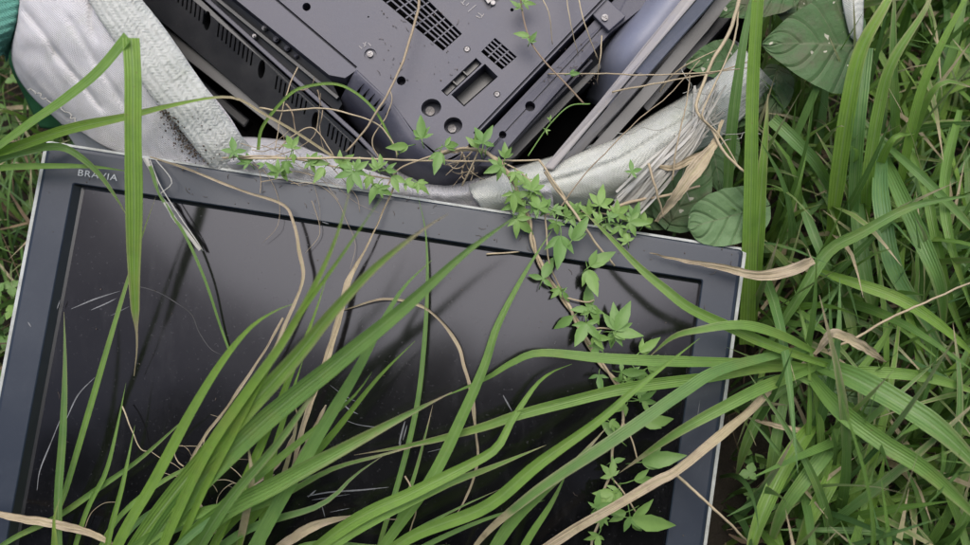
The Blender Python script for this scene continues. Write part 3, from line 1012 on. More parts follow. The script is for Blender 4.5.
def single(label, pts, w, tint):
    tag(blade(None, pts, w, 0, tint, prof=prof_straw, name='thin_grass'), label, 'grass')


# --- tuft at the bottom middle
c1 = clump(150, 640, -0.03, 'big tuft of bright green grass arching up from the bottom edge over the screen')
blade(c1, [(80, 640), (118, 545), (155, 480), (192, 411), (222, 362), (250, 328), (275, 311), (293, 304)], 19, (0.0, 0.12, 0.20), 0.95, roll=20)
blade(c1, [(120, 650), (170, 530), (205, 455), (245, 395), (283, 342), (315, 285), (337, 235), (351, 186)], 18, (0.0, 0.2, 0.34), 0.9, roll=15)
blade(c1, [(140, 650), (190, 520), (235, 430), (283, 340), (335, 265), (384, 194)], 12, (0.0, 0.2, 0.36), 0.8)
blade(c1, [(90, 640), (126, 560), (205, 456), (291, 362), (330, 315), (372, 270), (418, 233), (448, 214)], 31, (0.0, 0.2, 0.34), 0.75, roll=-12)
blade(c1, [(100, 640), (165, 525), (245, 438), (340, 360), (406, 306), (465, 253), (522, 212)], 35, (0.0, 0.2, 0.26), 0.55, roll=-15)
blade(c1, [(200, 650), (270, 520), (310, 450), (355, 375), (385, 318), (405, 286), (432, 260)], 24, (0.0, 0.14, 0.18), 0.5, roll=25)
blade(c1, [(180, 630), (258, 510), (324, 444), (376, 380), (415, 341)], 14, (0.0, 0.10, 0.14), 0.7, roll=10)
blade(c1, [(110, 640), (200, 530), (280, 482), (340, 450), (400, 418), (452, 392)], 31, (0.0, 0.14, 0.12), 0.7, roll=-20, dry=0.93)
blade(c1, [(90, 620), (165, 535), (262, 505), (330, 470), (378, 456), (430, 442)], 12, (0.0, 0.09, 0.06), 0.6, roll=20)
blade(c1, [(130, 640), (230, 540), (320, 505), (355, 475), (384, 455)], 13, (0.0, 0.08, 0.08), 0.35, roll=10)
blade(c1, [(150, 640), (215, 520), (280, 440), (320, 385), (345, 362)], 20, (0.0, 0.16, 0.2), 0.3, roll=-25)
blade(c1, [(165, 640), (222, 530), (268, 430), (292, 372), (312, 322), (326, 280)], 16, (0.0, 0.14, 0.2), 0.95, roll=25)
blade(c1, [(130, 650), (175, 560), (230, 500), (290, 450), (350, 400), (372, 372)], 18, (0.0, 0.10, 0.16), 0.5, roll=30)
blade(c1, [(250, 640), (262, 540), (270, 470), (290, 400), (303, 360)], 16, (0.0, 0.08, 0.12), 0.85, roll=30)
blade(c1, [(60, 640), (110, 570), (180, 520), (250, 500), (310, 470)], 18, (0.0, 0.10, 0.12), 0.6, roll=-10)
blade(c1, [(236, 560), (246, 515), (252, 480), (247, 437)], 12, (0.04, 0.13, 0.16), 0.9, dry=0.25, roll=10, lab='short blade withered to orange brown')
blade(c1, [(240, 620), (262, 540), (285, 470), (297, 420), (292, 395)], 9, (0.0, 0.05, 0.07), 0.5, base_dry=0.9)

for k in range(3):
    a = random.uniform(0.0, 0.55); L_ = random.uniform(150, 260); bx = random.uniform(70, 330)
    P = [(bx, 640), (bx + L_ * 0.25 * math.sin(a + .2), 640 - L_ * 0.35), (bx + L_ * 0.6 * math.sin(a + .5), 640 - L_ * 0.62), (bx + L_ * math.sin(a + .75), 640 - L_ * math.cos(a) * 0.85)]
    blade(c1, P, random.uniform(7, 12), (0.0, random.uniform(0.05, 0.13), random.uniform(0.03, 0.14)), random.uniform(0.2, 0.95), roll=random.uniform(-40, 40))

c2 = clump(330, 640, -0.03, 'slender green tuft standing along the middle of the screen, upright narrow blades')
blade(c2, [(360, 620), (380, 543), (396, 490), (412, 430), (421, 378), (427, 299), (426, 236), (418, 196)], 8.5, (0.0, 0.02, 0.012), 0.35, roll=10, wob=0.1)
blade(c2, [(375, 610), (390, 543), (413, 480), (424, 440), (433, 404)], 7, (0.0, 0.02, 0.02), 0.4)
blade(c2, [(330, 620), (386, 543), (432, 478), (465, 411), (485, 365), (498, 325), (525, 273), (552, 230)], 19, (0.0, 0.08, 0.08), 0.6, roll=20)
blade(c2, [(230, 620), (340, 530), (416, 491), (472, 463), (497, 447), (512, 420), (535, 386), (552, 372), (572, 364)], 20, (0.0, 0.10, 0.05), 0.75, roll=-18, twist=12)
blade(c2, [(250, 620), (340, 540), (439, 488), (490, 468), (546, 445)], 17, (0.0, 0.09, 0.04), 0.65, roll=15, dry=0.95)
blade(c2, [(340, 590), (400, 540), (450, 512), (500, 489)], 5, (0.0, 0.03, 0.03), 0.5)
blade(c2, [(330, 600), (405, 540), (485, 507), (538, 464), (598, 421), (640, 385), (700, 338)], 20, (0.0, 0.12, 0.12), 0.6, roll=-15)
blade(c2, [(460, 610), (505, 532), (545, 490), (571, 467), (606, 428)], 20, (0.0, 0.08, 0.08), 0.55, roll=25)
blade(c2, [(500, 600), (525, 545), (551, 504), (568, 470)], 12, (0.0, 0.06, 0.06), 0.75, roll=10)
blade(c2, [(330, 610), (400, 560), (470, 525), (545, 500)], 8, (0.0, 0.05, 0.04), 0.5)
blade(c2, [(240, 600), (300, 548), (380, 548), (450, 545)], 12, (0.0, 0.04, 0.02), 0.5)

# --- left bottom tuft
c3 = clump(40, 620, -0.02, 'thin green tuft at the lower left corner of the screen, few straight blades')
blade(c3, [(50, 600), (56, 520), (66, 490), (90, 408), (104, 360), (126, 286), (142, 236), (156, 196)], 9, (0.0, 0.05, 0.07), 0.75, dry=0.93, roll=20)
blade(c3, [(62, 600), (58, 510), (63, 431), (65, 365), (64, 312)], 11, (0.0, 0.06, 0.08), 0.45, roll=10, dry=0.95)
blade(c3, [(60, 600), (85, 515), (105, 474), (115, 437), (126, 383)], 7, (0.0, 0.04, 0.04), 0.5)
blade(c3, [(100, 600), (109, 537), (122, 487), (135, 425)], 8, (0.0, 0.05, 0.05), 0.6)
blade(c3, [(-30, 570), (10, 540), (56, 517), (100, 487), (142, 457), (192, 412)], 9, (0.0, 0.03, 0.06), 0.4, roll=-15)
blade(c3, [(56, 620), (56, 560), (54, 520), (60, 498)], 9, (0.0, 0.06, 0.08), 0.9)
blade(c3, [(80, 600), (110, 530), (150, 490), (200, 462), (240, 452)], 8, (0.0, 0.04, 0.05), 0.6, roll=20)
blade(c3, [(90, 590), (130, 530), (170, 500), (215, 470)], 9, (0.0, 0.05, 0.05), 0.3, roll=20)

# --- right tuft whose blades fan left over the television
c4 = clump(815, 372, -0.2, 'grass tuft beside the right edge of the television, long blades fanning left across the screen')
blade(c4, [(815, 372, 0.0), (790, 364), (740, 363), (660, 361), (600, 358), (540, 353), (510, 364), (485, 379), (438, 399)], 17, (0.0, 0.09, 0.03), 0.55, roll=-15)
blade(c4, [(815, 366, 0.02), (760, 369), (709, 377), (627, 388), (571, 401), (518, 415), (479, 428), (416, 444), (354, 455)], 18, (0.02, 0.09, 0.01), 0.5, dry=0.9, roll=12)
blade(c4, [(810, 350, 0.03), (790, 352), (722, 369), (683, 392), (640, 422), (600, 449), (560, 475), (525, 500), (480, 540), (450, 590)], 19, (0.03, 0.13, 0.01), 0.4, dry=0.72, roll=-10)
blade(c4, [(825, 362, 0.0), (805, 371), (765, 386), (725, 406), (673, 435), (619, 473)], 19, (0.0, 0.10, 0.03), 0.6, roll=18)
blade(c4, [(815, 352, 0.03), (780, 335), (742, 325), (699, 330), (673, 337), (649, 357)], 15, (0.03, 0.11, 0.06), 0.7, roll=-12)
blade(c4, [(830, 366, 0.03), (770, 345), (730, 327), (690, 308), (665, 289), (638, 266), (609, 236), (581, 209)], 16, (0.03, 0.10, 0.04), 0.65, roll=10)
blade(c4, [(812, 362, 0.0), (850, 376, 0.08), (901, 404, 0.12), (947, 436, 0.13), (1000, 490, 0.10)], 34, 0, 0.45, roll=15)
blade(c4, [(804, 368, 0.0), (838, 408, 0.09), (881, 441, 0.12), (931, 474, 0.13), (1000, 540, 0.10)], 25, 0, 0.6, roll=-10)
blade(c4, [(855, 405, -0.04), (835, 440), (808, 475), (782, 512), (765, 560)], 22, (-0.04, 0.04, -0.05), 0.45, roll=15)
blade(c4, [(828, 405, -0.04), (792, 454), (768, 500), (752, 545), (745, 590)], 24, (-0.04, 0.05, 0.0), 0.7, roll=-10)
blade(c4, [(852, 425, -0.06), (835, 471), (812, 515), (792, 560)], 24, (-0.06, 0.02, -0.02), 0.75, roll=12)
blade(c4, [(840, 410, -0.06), (860, 455), (885, 500), (920, 545)], 18, (-0.06, 0.0, -0.06), 0.4, roll=12)
blade(c4, [(815, 372, 0.0), (870, 372, 0.04), (930, 378, 0.05), (1000, 400, 0.04)], 16, 0, 0.5)
blade(c4, [(800, 380, -0.02), (770, 400), (748, 440), (735, 480)], 16, (-0.05, -0.02, -0.10), 0.4)
blade(c4, [(790, 372, -0.04), (780, 420), (770, 480), (766, 540)], 16, (-0.06, -0.02, -0.12), 0.35)
blade(c4, [(820, 380, -0.02), (812, 430), (800, 500), (798, 560)], 15, (-0.05, -0.02, -0.12), 0.5)
blade(c4, [(830, 380, -0.02), (850, 380, -0.01), (880, 345, 0.0), (905, 300, 0.02)], 11, 0, 0.5, roll=20)

# --- upright blades at the television's upper right corner
c5 = clump(748, 345, -0.18, 'three tall upright grass blades in front of the round leaf at the upper right corner')
blade(c5, [(747, 345, -0.10), (749, 270, -0.02), (751, 178, 0.05), (753, 83, 0.10), (758, 0, 0.14), (764, -70, 0.16)], 25, 0, 0.95, roll=8, prof=lambda v: 1 - 0.4 * v, wob=0.1)
blade(c5, [(726, 235, -0.08), (728, 178, -0.03), (733, 116, 0.03), (742, 50, 0.06), (757, -30, 0.07)], 17, 0, 0.25, roll=-10)
blade(c5, [(753, 330, -0.10), (758, 240, 0.0), (762, 178, 0.04), (766, 130, 0.06), (768, 94, 0.07)], 20, 0, 0.9, roll=15)

c6 = clump(850, 265, -0.2, 'bright tall grass tuft right of the big dark leaf, with one pale blunt blade')
blade(c6, [(829, 250, -0.12), (838, 178, -0.02), (848, 109, 0.05), (861, 50, 0.09), (888, 0, 0.11), (910, -50, 0.1)], 24, 0, 0.95, roll=10)
blade(c6, [(850, 260, -0.12), (855, 178, -0.02), (859, 116, 0.05), (866, 48, 0.06)], 20, 0, 0.15, roll=-12, prof=lambda v: 0.8 + 0.2 * v)
blade(c6, [(865, 240, -0.12), (868, 178, -0.03), (881, 99, 0.03), (894, 59, 0.06), (926, 8, 0.08), (940, -30, .08)], 18, 0, 0.7, roll=15)
blade(c6, [(780, 175, -0.10), (792, 145, -0.05), (812, 99, 0.0), (823, 79, 0.015), (838, 76, 0.0), (850, 86, -0.04)], 11, 0, 0.2)
blade(c6, [(772, 119, -0.01), (785, 131, 0.0), (799, 145, 0.0), (815, 162, -0.02), (832, 190, -0.08)], 20, 0, 0.3, prof=lambda v: 1 - 0.3 * v)
blade(c6, [(897, 150, -0.12), (895, 110, -0.03), (893, 55, 0.02), (895, -20, 0.05)], 13, 0, 0.35)
blade(c6, [(875, 190, -0.12), (880, 165, -0.05), (894, 138, 0.0), (915, 134, -0.02)], 12, 0, 0.7)
blade(c6, [(855, 250, -0.12), (850, 200, -0.06), (835, 165, -0.02), (815, 130, -0.04)], 9, 0, 0.6)
blade(c6, [(890, 230, -0.14), (905, 160, -0.05), (924, 83, 0.02), (965, 0, 0.06), (990, -40, 0.06)], 13, 0, 0.85, roll=10)
blade(c6, [(900, 200, -0.14), (915, 130, -0.06), (940, 84, 0.0), (975, 88, -0.02)], 13, 0, 0.6, roll=20)

c7 = clump(900, 250, -0.22, 'broad drooping grass tuft at the far right, blades with pale midribs')
blade(c7, [(770, 342, -0.05), (800, 295, 0.01), (828, 252, 0.03), (861, 233, 0.05), (914, 206, 0.07), (980, 194, 0.07)], 17, 0, 0.35, roll=-12)
blade(c7, [(816, 271, -0.04), (855, 283, 0.0), (901, 300, 0.02), (941, 326, 0.02), (985, 365, 0.0)], 17, 0, 0.85, roll=10)
blade(c7, [(884, 140, -0.08), (880, 180, -0.02), (883, 215, 0.01), (894, 269, 0.01), (924, 319, -0.03), (955, 370, -0.08)], 24, 0, 0.2, roll=12)
blade(c7, [(880, 150, -0.08), (894, 180, -0.03), (924, 246, 0.02), (941, 290, 0.01), (944, 340, -0.06)], 23, 0, 0.45, roll=-8)
blade(c7, [(856, 180, -0.10), (858, 220, -0.05), (863, 265, -0.03), (872, 305, -0.05), (884, 350, -0.10)], 22, 0, 0.3, roll=15)
blade(c7, [(910, 150, -0.08), (926, 190, -0.03), (934, 230, -0.02), (950, 300, -0.05), (975, 360, -0.1)], 14, 0, 0.4, roll=-15)
blade(c7, [(795, 185, -0.10), (812, 230, -0.06), (825, 262, -0.06), (845, 310, -0.1)], 14, 0, 0.3)
blade(c7, [(880, 140, -0.05), (920, 175, 0.0), (960, 215, 0.0), (1000, 260, 0.0)], 12, 0, 0.3)
blade(c7, [(905, 230, -0.1), (900, 285, -0.05), (915, 335, -0.04), (930, 380, -0.1)], 11, 0, 0.9, roll=20)
blade(c7, [(836, 270, -0.12), (850, 320, -0.08), (858, 370, -0.1)], 15, 0, 0.35)
blade(c7, [(960, 110, -0.1), (945, 180, -0.03), (950, 240, 0.0), (975, 320, -0.02)], 15, 0, 0.5, roll=-15)

LONG = [(905, 470, 'long arching grass clump at the lower right corner, below the leafy tuft'), (950, 330, 'long arching grass clump at the right edge level with the top of the screen'),
        (900, 175, 'long upright grass clump behind the bright tall tuft'), (955, 90, 'long upright grass clump in the upper right corner'), (800, 560, 'long grass clump at the bottom edge beside the right side trim'), (975, 560, 'long grass clump in the extreme lower right')]
for (bx, by, lb) in LONG:
    root = G(bx, by, 0.0)
    cl = thing('grass_clump', root, lb, 'grass', 'long grass clumps along the right')
    for k in range(15):
        a_ = random.gauss(0.9, 0.9)          # mostly away from the television and up the picture
        dv = V((math.cos(a_), math.sin(a_), 0)); L_ = random.uniform(0.38, 0.66); le = random.uniform(0.25, 0.7)
        b0 = root + V((random.gauss(0, 0.035), random.gauss(0, 0.035), -0.01))
        if b0.x < 0.40: b0.x = 0.40 + random.random() * 0.04
        P = [b0 + V((0, 0, L_ * (0.80 * t - 0.42 * t * t * (0.5 + le)))) + dv * (L_ * le * (0.25 * t + 0.75 * t * t)) for t in (0, .2, .4, .6, .8, 1)]
        m_ = MB()
        ribbon(m_, P, random.uniform(0.009, 0.016), n=22, roll=random.uniform(-30, 30), fold=0.38, tint=random.uniform(0.2, 0.95), dry=random.uniform(0.85, 1.0) if random.random() < 0.5 else None,
               nrm=(V((0, -0.35, 1)) + V((random.uniform(-.4, .4), random.uniform(-.4, .4), 0))).normalized(), wob=0.35)
        m_.build('blade', M['grass'], cl)

# --- left edge tuft
c8 = clump(-30, 165, -0.1, 'curving green blades reaching in from the left edge below the bag')
blade(c8, [(-60, 165, 0.0), (0, 152, 0.05), (66, 130, 0.07), (125, 117, 0.08), (165, 107, 0.075), (211, 98, 0.07), (238, 99, 0.065), (262, 113, 0.055), (294, 131, 0.04), (335, 158, 0.02)], 15, 0, 0.85, dry=0.68, roll=10, prof=lambda v: 0.6 + 0.4 * min(1, v / 0.3) if v < 0.42 else max(0.26, 1 - (v - 0.42) * 3.0))
blade(c8, [(-60, 172, 0.0), (0, 156, 0.04), (37, 148, 0.05), (61, 147, 0.055), (79, 156, 0.05), (99, 174, 0.035), (117, 199, 0.02), (129, 220, 0.008)], 12, 0, 0.4, roll=-10)
blade(c8, [(-60, 176, 0.0), (0, 168, 0.03), (50, 166, 0.04), (95, 167, 0.035), (132, 172, 0.02)], 9, 0, 0.45)
blade(c8, [(-60, 210, 0.0), (-10, 165, 0.03), (40, 150, 0.03), (70, 140, 0.02)], 12, 0, 0.3, roll=30)

# the folded broad blade
fb = thing('folded_grass_blade', U(-20, 165, 0.0), 'broad grass blade folded sharply over, its brown tip hanging down onto the screen', 'grass blade')
blade(fb, [(-60, 190, -0.02), (0, 146, 0.06), (33, 122, 0.10), (66, 99, 0.13), (99, 72, 0.155), (128, 38, 0.172)], 22, 0, 0.6, roll=52, prof=lambda v: 0.6 + 0.4 * v, name='rising_half', wob=0)
blade(fb, [(131, 38, 0.171), (133, 80, 0.165), (133, 130, 0.15), (134, 200, 0.12), (134, 262, 0.085), (135, 305, 0.06), (137, 345, 0.03), (134, 376, 0.01)], 24, 0, 0.9, dry=0.78, roll=0, fold=0.1,
      prof=lambda v: 0.92 + 0.16 * v if v < 0.5 else (1 - 0.5 * (v - 0.5) / 0.28 if v < 0.78 else max(0.05, 0.5 - 0.35 * (v - 0.78) / 0.06) if v < 0.84 else max(0.05, 0.15 * (1 - (v - 0.84) / 0.2))), name='hanging_half', wob=0)
single('very thin green stem slanting over the left part of the screen',
      [(150, 166, 0.02), (160, 195, 0.02), (185, 235, 0.018), (205, 280, 0.012), (220, 325, 0.0), (229, 350, -0.006)], 5, 0.6)
single('thin green stem arched in front of the vented black casing',
      [(258, 150, 0.0), (263, 126, 0.01), (289, 95, 0.03), (309, 86, 0.035), (335, 84, 0.035), (356, 93, 0.035), (376, 112, 0.03), (390, 138, 0.02), (398, 155, 0.01)], 5, 0.7)

# --- dead leaves and stalks, each a thing
def dead(pts, w, label, h=0.02, prof=prof_leaf, name='dry_leaf', cat='dry leaf', fold=0.35, tint=0.5, roll=0, wob=0.6, twist=0, group=None):
    P = hpts(pts, h)
    m_ = MB()
    w = w * (0.5 if w < 12 else 0.62)
    ribbon(m_, P, w * PX, n=max(40, len(pts) * 9), prof=prof, roll=roll, fold=fold, tint=tint, base_dry=random.uniform(0.2, 0.8), wob=wob, twist=twist, na=8)
    for i_, v_ in enumerate(m_.v):
        u_, t_ = m_.uv[i_]
        m_.v[i_] = v_ + NRM * (min(0.30 * w, 2.2) * PX * noise.noise(V((u_ * 5, t_ * 7, w))) + min(0.09 * w, 0.7) * PX * math.sin(u_ * 19 + 4 * t_)) + V((1, 0.3, 0)) * (min(0.28 * w, 1.8) * PX * noise.noise(V((u_ * 1.2, t_ * 16, w + 5))))
    return tag(m_.build(name, M['dead']), label, cat, group)


def stalk(pts, r, label, h=0.02, name='dry_stalk', cat='stalk', tint=0.7, group=None):
    m_ = MB()
    P = cr(hpts(pts, h), max(10, len(pts) * 5))
    P = [p + V((noise.noise(p * 60), noise.noise(p * 60 + V((9, 0, 0))), 0)) * 0.0012 for p in P]
    m_.tube(P, [r * 0.78 * (1.1 - 0.4 * i / len(P)) * (1 + 0.18 * noise.noise(V((i * 0.9, r * 900, 0)))) for i in range(len(P))], 7, (tint, 0.2, 0.5))
    return tag(m_.build(name, M['stalk']), label, cat, group)


dead([(805, 362), (769, 391), (746, 414), (716, 439), (676, 471), (657, 481), (614, 507), (578, 527), (540, 552)], 14, 'long buff dead leaf lying diagonally across the lower right corner of the bezel', (0.01, 0.09, 0.03), prof=lambda v: min(1, 0.35 + v * 2.0))
dead([(650, 253), (680, 260), (720, 267), (756, 275), (786, 272), (814, 260)], 18, 'tan dry leaf lying across the right end of the top bezel, pointed to the left', (0.012, 0.03, 0.03), prof=lambda v: min(1, 0.05 + v * 1.25) * (1 if v < 0.96 else 0.8))
dead([(150, 157), (190, 170), (240, 190), (280, 203), (293, 220), (299, 250), (303, 279), (290, 313), (275, 347), (252, 388)], 7.5, 'bent buff leaf hanging from the top bezel beside the tall green blades', (0.01, 0.03, 0.03), prof=lambda v: 0.45 + 0.55 * min(1, v * 1.2) if v < 0.8 else 1 - (v - 0.8) * 3)
dead([(396, 180), (385, 207), (370, 240), (356, 266), (347, 285), (339, 319), (326, 360), (305, 420), (290, 480)], 11.5, 'straight buff leaf rising from the green tuft up to the top bezel', (0.012, 0.03, 0.03), prof=lambda v: 0.3 + (0.7 * min(1, max(0, (v - 0.25) / 0.12))) if v < 0.8 else 1 - (v - 0.8) * 2)
dead([(340, 310), (347, 309), (383, 299), (416, 304), (439, 319), (456, 342), (465, 368), (472, 398), (476, 435), (477, 465), (466, 497), (450, 524)], 7, 'arched tan leaf standing alone on the middle of the screen', (0.0, 0.025, 0.0), prof=lambda v: 0.2 + 0.8 * math.sin(math.pi * v) ** 0.8)
dead([(-20, 510), (10, 516), (50, 523), (90, 533), (125, 552)], 13, 'buff dead leaf in the bottom left corner over the bezel', (0.03, 0.04, 0.03))
dead([(262, 560), (290, 540), (318, 524), (352, 516)], 15, 'papery white dead leaf at the bottom edge below the green tuft', (0.02, 0.05, 0.03), tint=0.9)
dead([(815, 354), (831, 334), (845, 337), (862, 346), (886, 362)], 15, 'pinkish buff curled leaf in the heart of the right tuft', (0.04, 0.075, 0.04))
dead([(749, 418), (782, 427), (808, 431), (832, 432)], 11, 'small yellowing leaf lying level under the right tuft', (-0.03, 0.0, -0.03))
dead([(718, 140), (704, 158), (692, 174), (676, 196), (656, 222)], 24, 'wide buff dead leaf standing over the frayed bag edge', (0.05, 0.06, 0.01), prof=lambda v: min(1, 0.3 + 2.2 * v) if v < 0.4 else max(0.12, 1.0 - 1.3 * (v - 0.4)), tint=0.9)
dead([(722, 120), (712, 148), (690, 160), (672, 168), (650, 164)], 12, 'folded straw coloured leaf bent against the frayed bag edge', (0.05, 0.05, 0.03), tint=0.8)
dead([(245, 490), (272, 470), (292, 440), (296, 418)], 9, 'short brown leaf caught among the green blades at bottom middle', (0.03, 0.05, 0.06), tint=0.2)
dead([(222, 545), (190, 470), (232, 400), (262, 355), (275, 332), (283, 318)], 7, 'long pale dry leaf edge running beside the brightest green blade', (0.0, 0.03, 0.03), prof=prof_straw)
dead([(262, 545), (300, 460), (316, 425), (326, 405)], 12, 'creased buff leaf between the green blades at bottom middle', (0.0, 0.05, 0.06))

stalk([(545, 172), (560, 194), (576, 215), (596, 243), (615, 266)], 0.0026, 'pale straw lying down across the top bezel beside the vine', (0.02, 0.025, 0.01))
stalk([(486, 254), (505, 253), (523, 251)], 0.0016, 'tiny straw lying level on the screen below the top bezel', 0.0)
stalk([(676, 474), (700, 496), (728, 522), (755, 548)], 0.0024, 'thin straw crossing the right side trim near the bottom', (0.03, 0.05, 0.0))
stalk([(828, 350), (856, 338), (890, 318), (915, 307), (980, 278)], 0.0022, 'long straw slanting up to the right edge from the right tuft', (0.02, 0.05, 0.05))
stalk([(421, -20), (418, 10), (405, 56), (393, 84), (385, 99), (365, 130), (346, 152)], 0.0024, 'brown bowed stem lying down across the grey vented back panel', (0.02, 0.04, 0.02), tint=0.35)
stalk([(380, 160), (372, 140), (385, 118), (392, 100), (390, 90)], 0.0013, 'fine looped stem at the foot of the grey shell cheek', (0.0, 0.02, 0.01), tint=0.5)
stalk([(260, 108), (285, 111), (320, 108), (350, 114), (378, 125), (394, 145), (397, 158)], 0.0016, 'pale wiry stem arching before the black casing, lowest of the arches', (0.0, 0.03, 0.01), tint=0.7)
stalk([(279, 150), (290, 138), (312, 128), (330, 150), (337, 162)], 0.0012, 'short grey wiry stem bent above the crumpled bag rim', (0.0, 0.01, 0.0), tint=0.6)
stalk([(298, 68), (288, 90), (280, 120), (275, 150)], 0.0012, 'straight grey twig standing against the casing vents', (0.0, 0.01, 0.01), tint=0.5)
stalk([(548, 74), (600, 74), (650, 75), (700, 73), (748, 68)], 0.0013, 'level grey straw reaching out right over the monitor', (-0.01, 0.06, 0.05), tint=0.6)
stalk([(612, 92), (650, 85), (690, 77), (716, 72), (748, 62)], 0.0016, 'tilted grey straw below the level one over the monitor', (0.03, 0.06, 0.05), tint=0.6)
stalk([(660, 92), (676, 72), (700, 58), (716, 50)], 0.0012, 'short grey straw forking up over the dark gap', (0.0, 0.05, 0.05), tint=0.6)
stalk([(672, 180), (678, 140), (686, 105), (690, 75)], 0.0014, 'upright grey twig in front of the rolled hem', (0.045, 0.06, 0.05), tint=0.5)
stalk([(530, -20), (548, 10), (552, 45)], 0.0010, 'hair thin white straw on the upper right of the grey panel', (0.03, 0.04, 0.01), tint=0.9)
stalk([(564, -20), (570, 20), (578, 54)], 0.0010, 'hair thin white straw lying over the side rail, left one', (0.03, 0.04, 0.0), tint=0.9)
stalk([(574, -20), (584, 22), (598, 60)], 0.0012, 'hair thin white straw lying over the side rail, right one', (0.03, 0.04, 0.0), tint=0.9)
stalk([(602, 36), (600, 60), (597, 82)], 0.0012, 'short grey straw hanging in the gap beside the side rail', (0.0, 0.01, -0.02), tint=0.7)
stalk([(556, 214), (580, 180), (610, 148), (640, 118), (668, 96), (700, 60)], 0.0011, 'long fine brown stem laid along the rolled hem', (0.02, 0.055, 0.06), tint=0.25)
stalk([(745, -20), (730, 30), (712, 62), (698, 98), (697, 112), (712, 130), (724, 152), (744, 172)], 0.0032, 'thick buff stalk bent beside the frayed bag edge', (0.06, 0.06, 0.05), tint=0.8)
stalk([(740, -20), (734, 40), (712, 90), (702, 116), (720, 136), (738, 166)], 0.0018, 'thinner buff stalk alongside the thick bent one', (0.05, 0.065, 0.05), tint=0.7)
stalk([(648, 163), (656, 190), (664, 218)], 0.0022, 'grey bent straw hooked over the frayed strands', (0.045, 0.045, 0.02), tint=0.5)
stalk([(608, 211), (630, 202), (664, 196), (700, 186)], 0.0028, 'brown stalk lying level just above the top bezel', (0.015, 0.02, 0.02), tint=0.55)
stalk([(240, 158), (290, 159), (345, 158), (400, 160), (450, 161), (500, 161), (539, 160)], 0.0021, 'long straight straw lying along the crumpled bag rim', (0.02, 0.028, 0.03), tint=0.75)
stalk([(539, 160), (556, 184), (572, 210)], 0.0019, 'straw snapped down at the end of the long straight straw', (0.03, 0.03, 0.02), tint=0.8)
stalk([(122, 406), (130, 425), (140, 448), (152, 452)], 0.0012, 'white bent rootlet on the lower left of the screen', (0.01, 0.015, 0.0), tint=0.95)
stalk([(85, 528), (92, 512), (104, 503), (116, 502)], 0.0008, 'hair thin brown rootlet at the bottom left of the screen', 0.0, tint=0.3)
stalk([(405, 476), (412, 490), (416, 510), (410, 530), (405, 550)], 0.0014, 'thin brown stem standing at the bottom middle of the screen', (0.05, 0.05, 0.02), tint=0.3)
stalk([(355, 521), (380, 519), (402, 519)], 0.0009, 'tiny reddish straw at the bottom middle of the screen', 0.05, tint=0.4)

# small root tangles: one thing each
def tangle(cx, cy, sx, sy, h, n_, label, r=0.0009, tint=0.9, name='root_tangle', ang=None):
    m_ = MB()
    for i in range(n_):
        a = random.uniform(0, 6.28) if ang is None else R(ang) + random.gauss(0, 0.6)
        L_ = max(sx, sy) * random.uniform(0.5, 1.5)
        c0 = V((cx + random.gauss(0, sx * 0.35), cy + random.gauss(0, sy * 0.35), h + random.uniform(0, 0.018)))
        P = [c0 - V((math.cos(a) * L_ * 0.5, math.sin(a) * L_ * 0.5, 0))]
        kink = random.uniform(-0.5, 0.5)
        for k in range(5):
            a += kink + random.uniform(-0.35, 0.35)
            P.append(P[-1] + V((math.cos(a) * L_ * 0.2, math.sin(a) * L_ * 0.2, 0)))
            P[-1].z = h + random.uniform(0, 0.02)
        rr_ = r * random.uniform(0.5, 1.2)
        m_.tube([U(*p) for p in cr(P, 20)], [rr_ * (1 - 0.03 * q) for q in range(21)], 5, (min(1, tint * random.uniform(0.5, 1.1)), 0.1, 0.5))
    return tag(m_.build(name, M['stalk']), label, 'roots')


tangle(190, 452, 46, 26, -0.004, 8, 'pale tangle of dry rootlets on the screen behind the green tuft')
tangle(318, 100, 24, 28, -0.02, 4, 'brown thin tendrils hanging on the corner of the black casing', 0.0013, 0.3, ang=70)
tangle(466, 170, 22, 24, 0.005, 14, 'loose bundle of brown vine tendrils on the bag rim below the screw wells', 0.0011, 0.6, ang=110)
tangle(310, 160, 90, 11, -0.005, 14, 'fine dry rootlets littering the crumpled rim', 0.0007, 0.6, ang=10)
tangle(232, 475, 60, 30, 0.02, 7, 'crossing pale dry stems between the green blades at bottom', 0.001, 0.9)
# white withered wisp on the upper left of the screen
m_ = MB()
P = hpts([(145, 158), (152, 175), (160, 192), (172, 215), (186, 232), (200, 250)], (0.01, 0.02, 0.008))
ribbon(m_, P, 5 * PX, n=24, prof=prof_straw, tint=0.9, base_dry=0.2, wob=2.5, fold=0.6)
m_.tube(cr(hpts([(150, 160), (160, 185), (178, 214), (196, 240), (203, 251)], (0.012, 0.02, 0.004)), 16), 0.0009, 5, (0.9, 0, 0))
m_.tube(cr(hpts([(156, 160), (172, 182), (160, 196), (176, 212)], (0.012, 0.02, 0.004)), 16), 0.0008, 5, (0.9, 0, 0))
tag(m_.build('withered_wisp', M['fray']), 'shrivelled white wisp hanging from the top bezel at upper left of the screen', 'dry leaf')

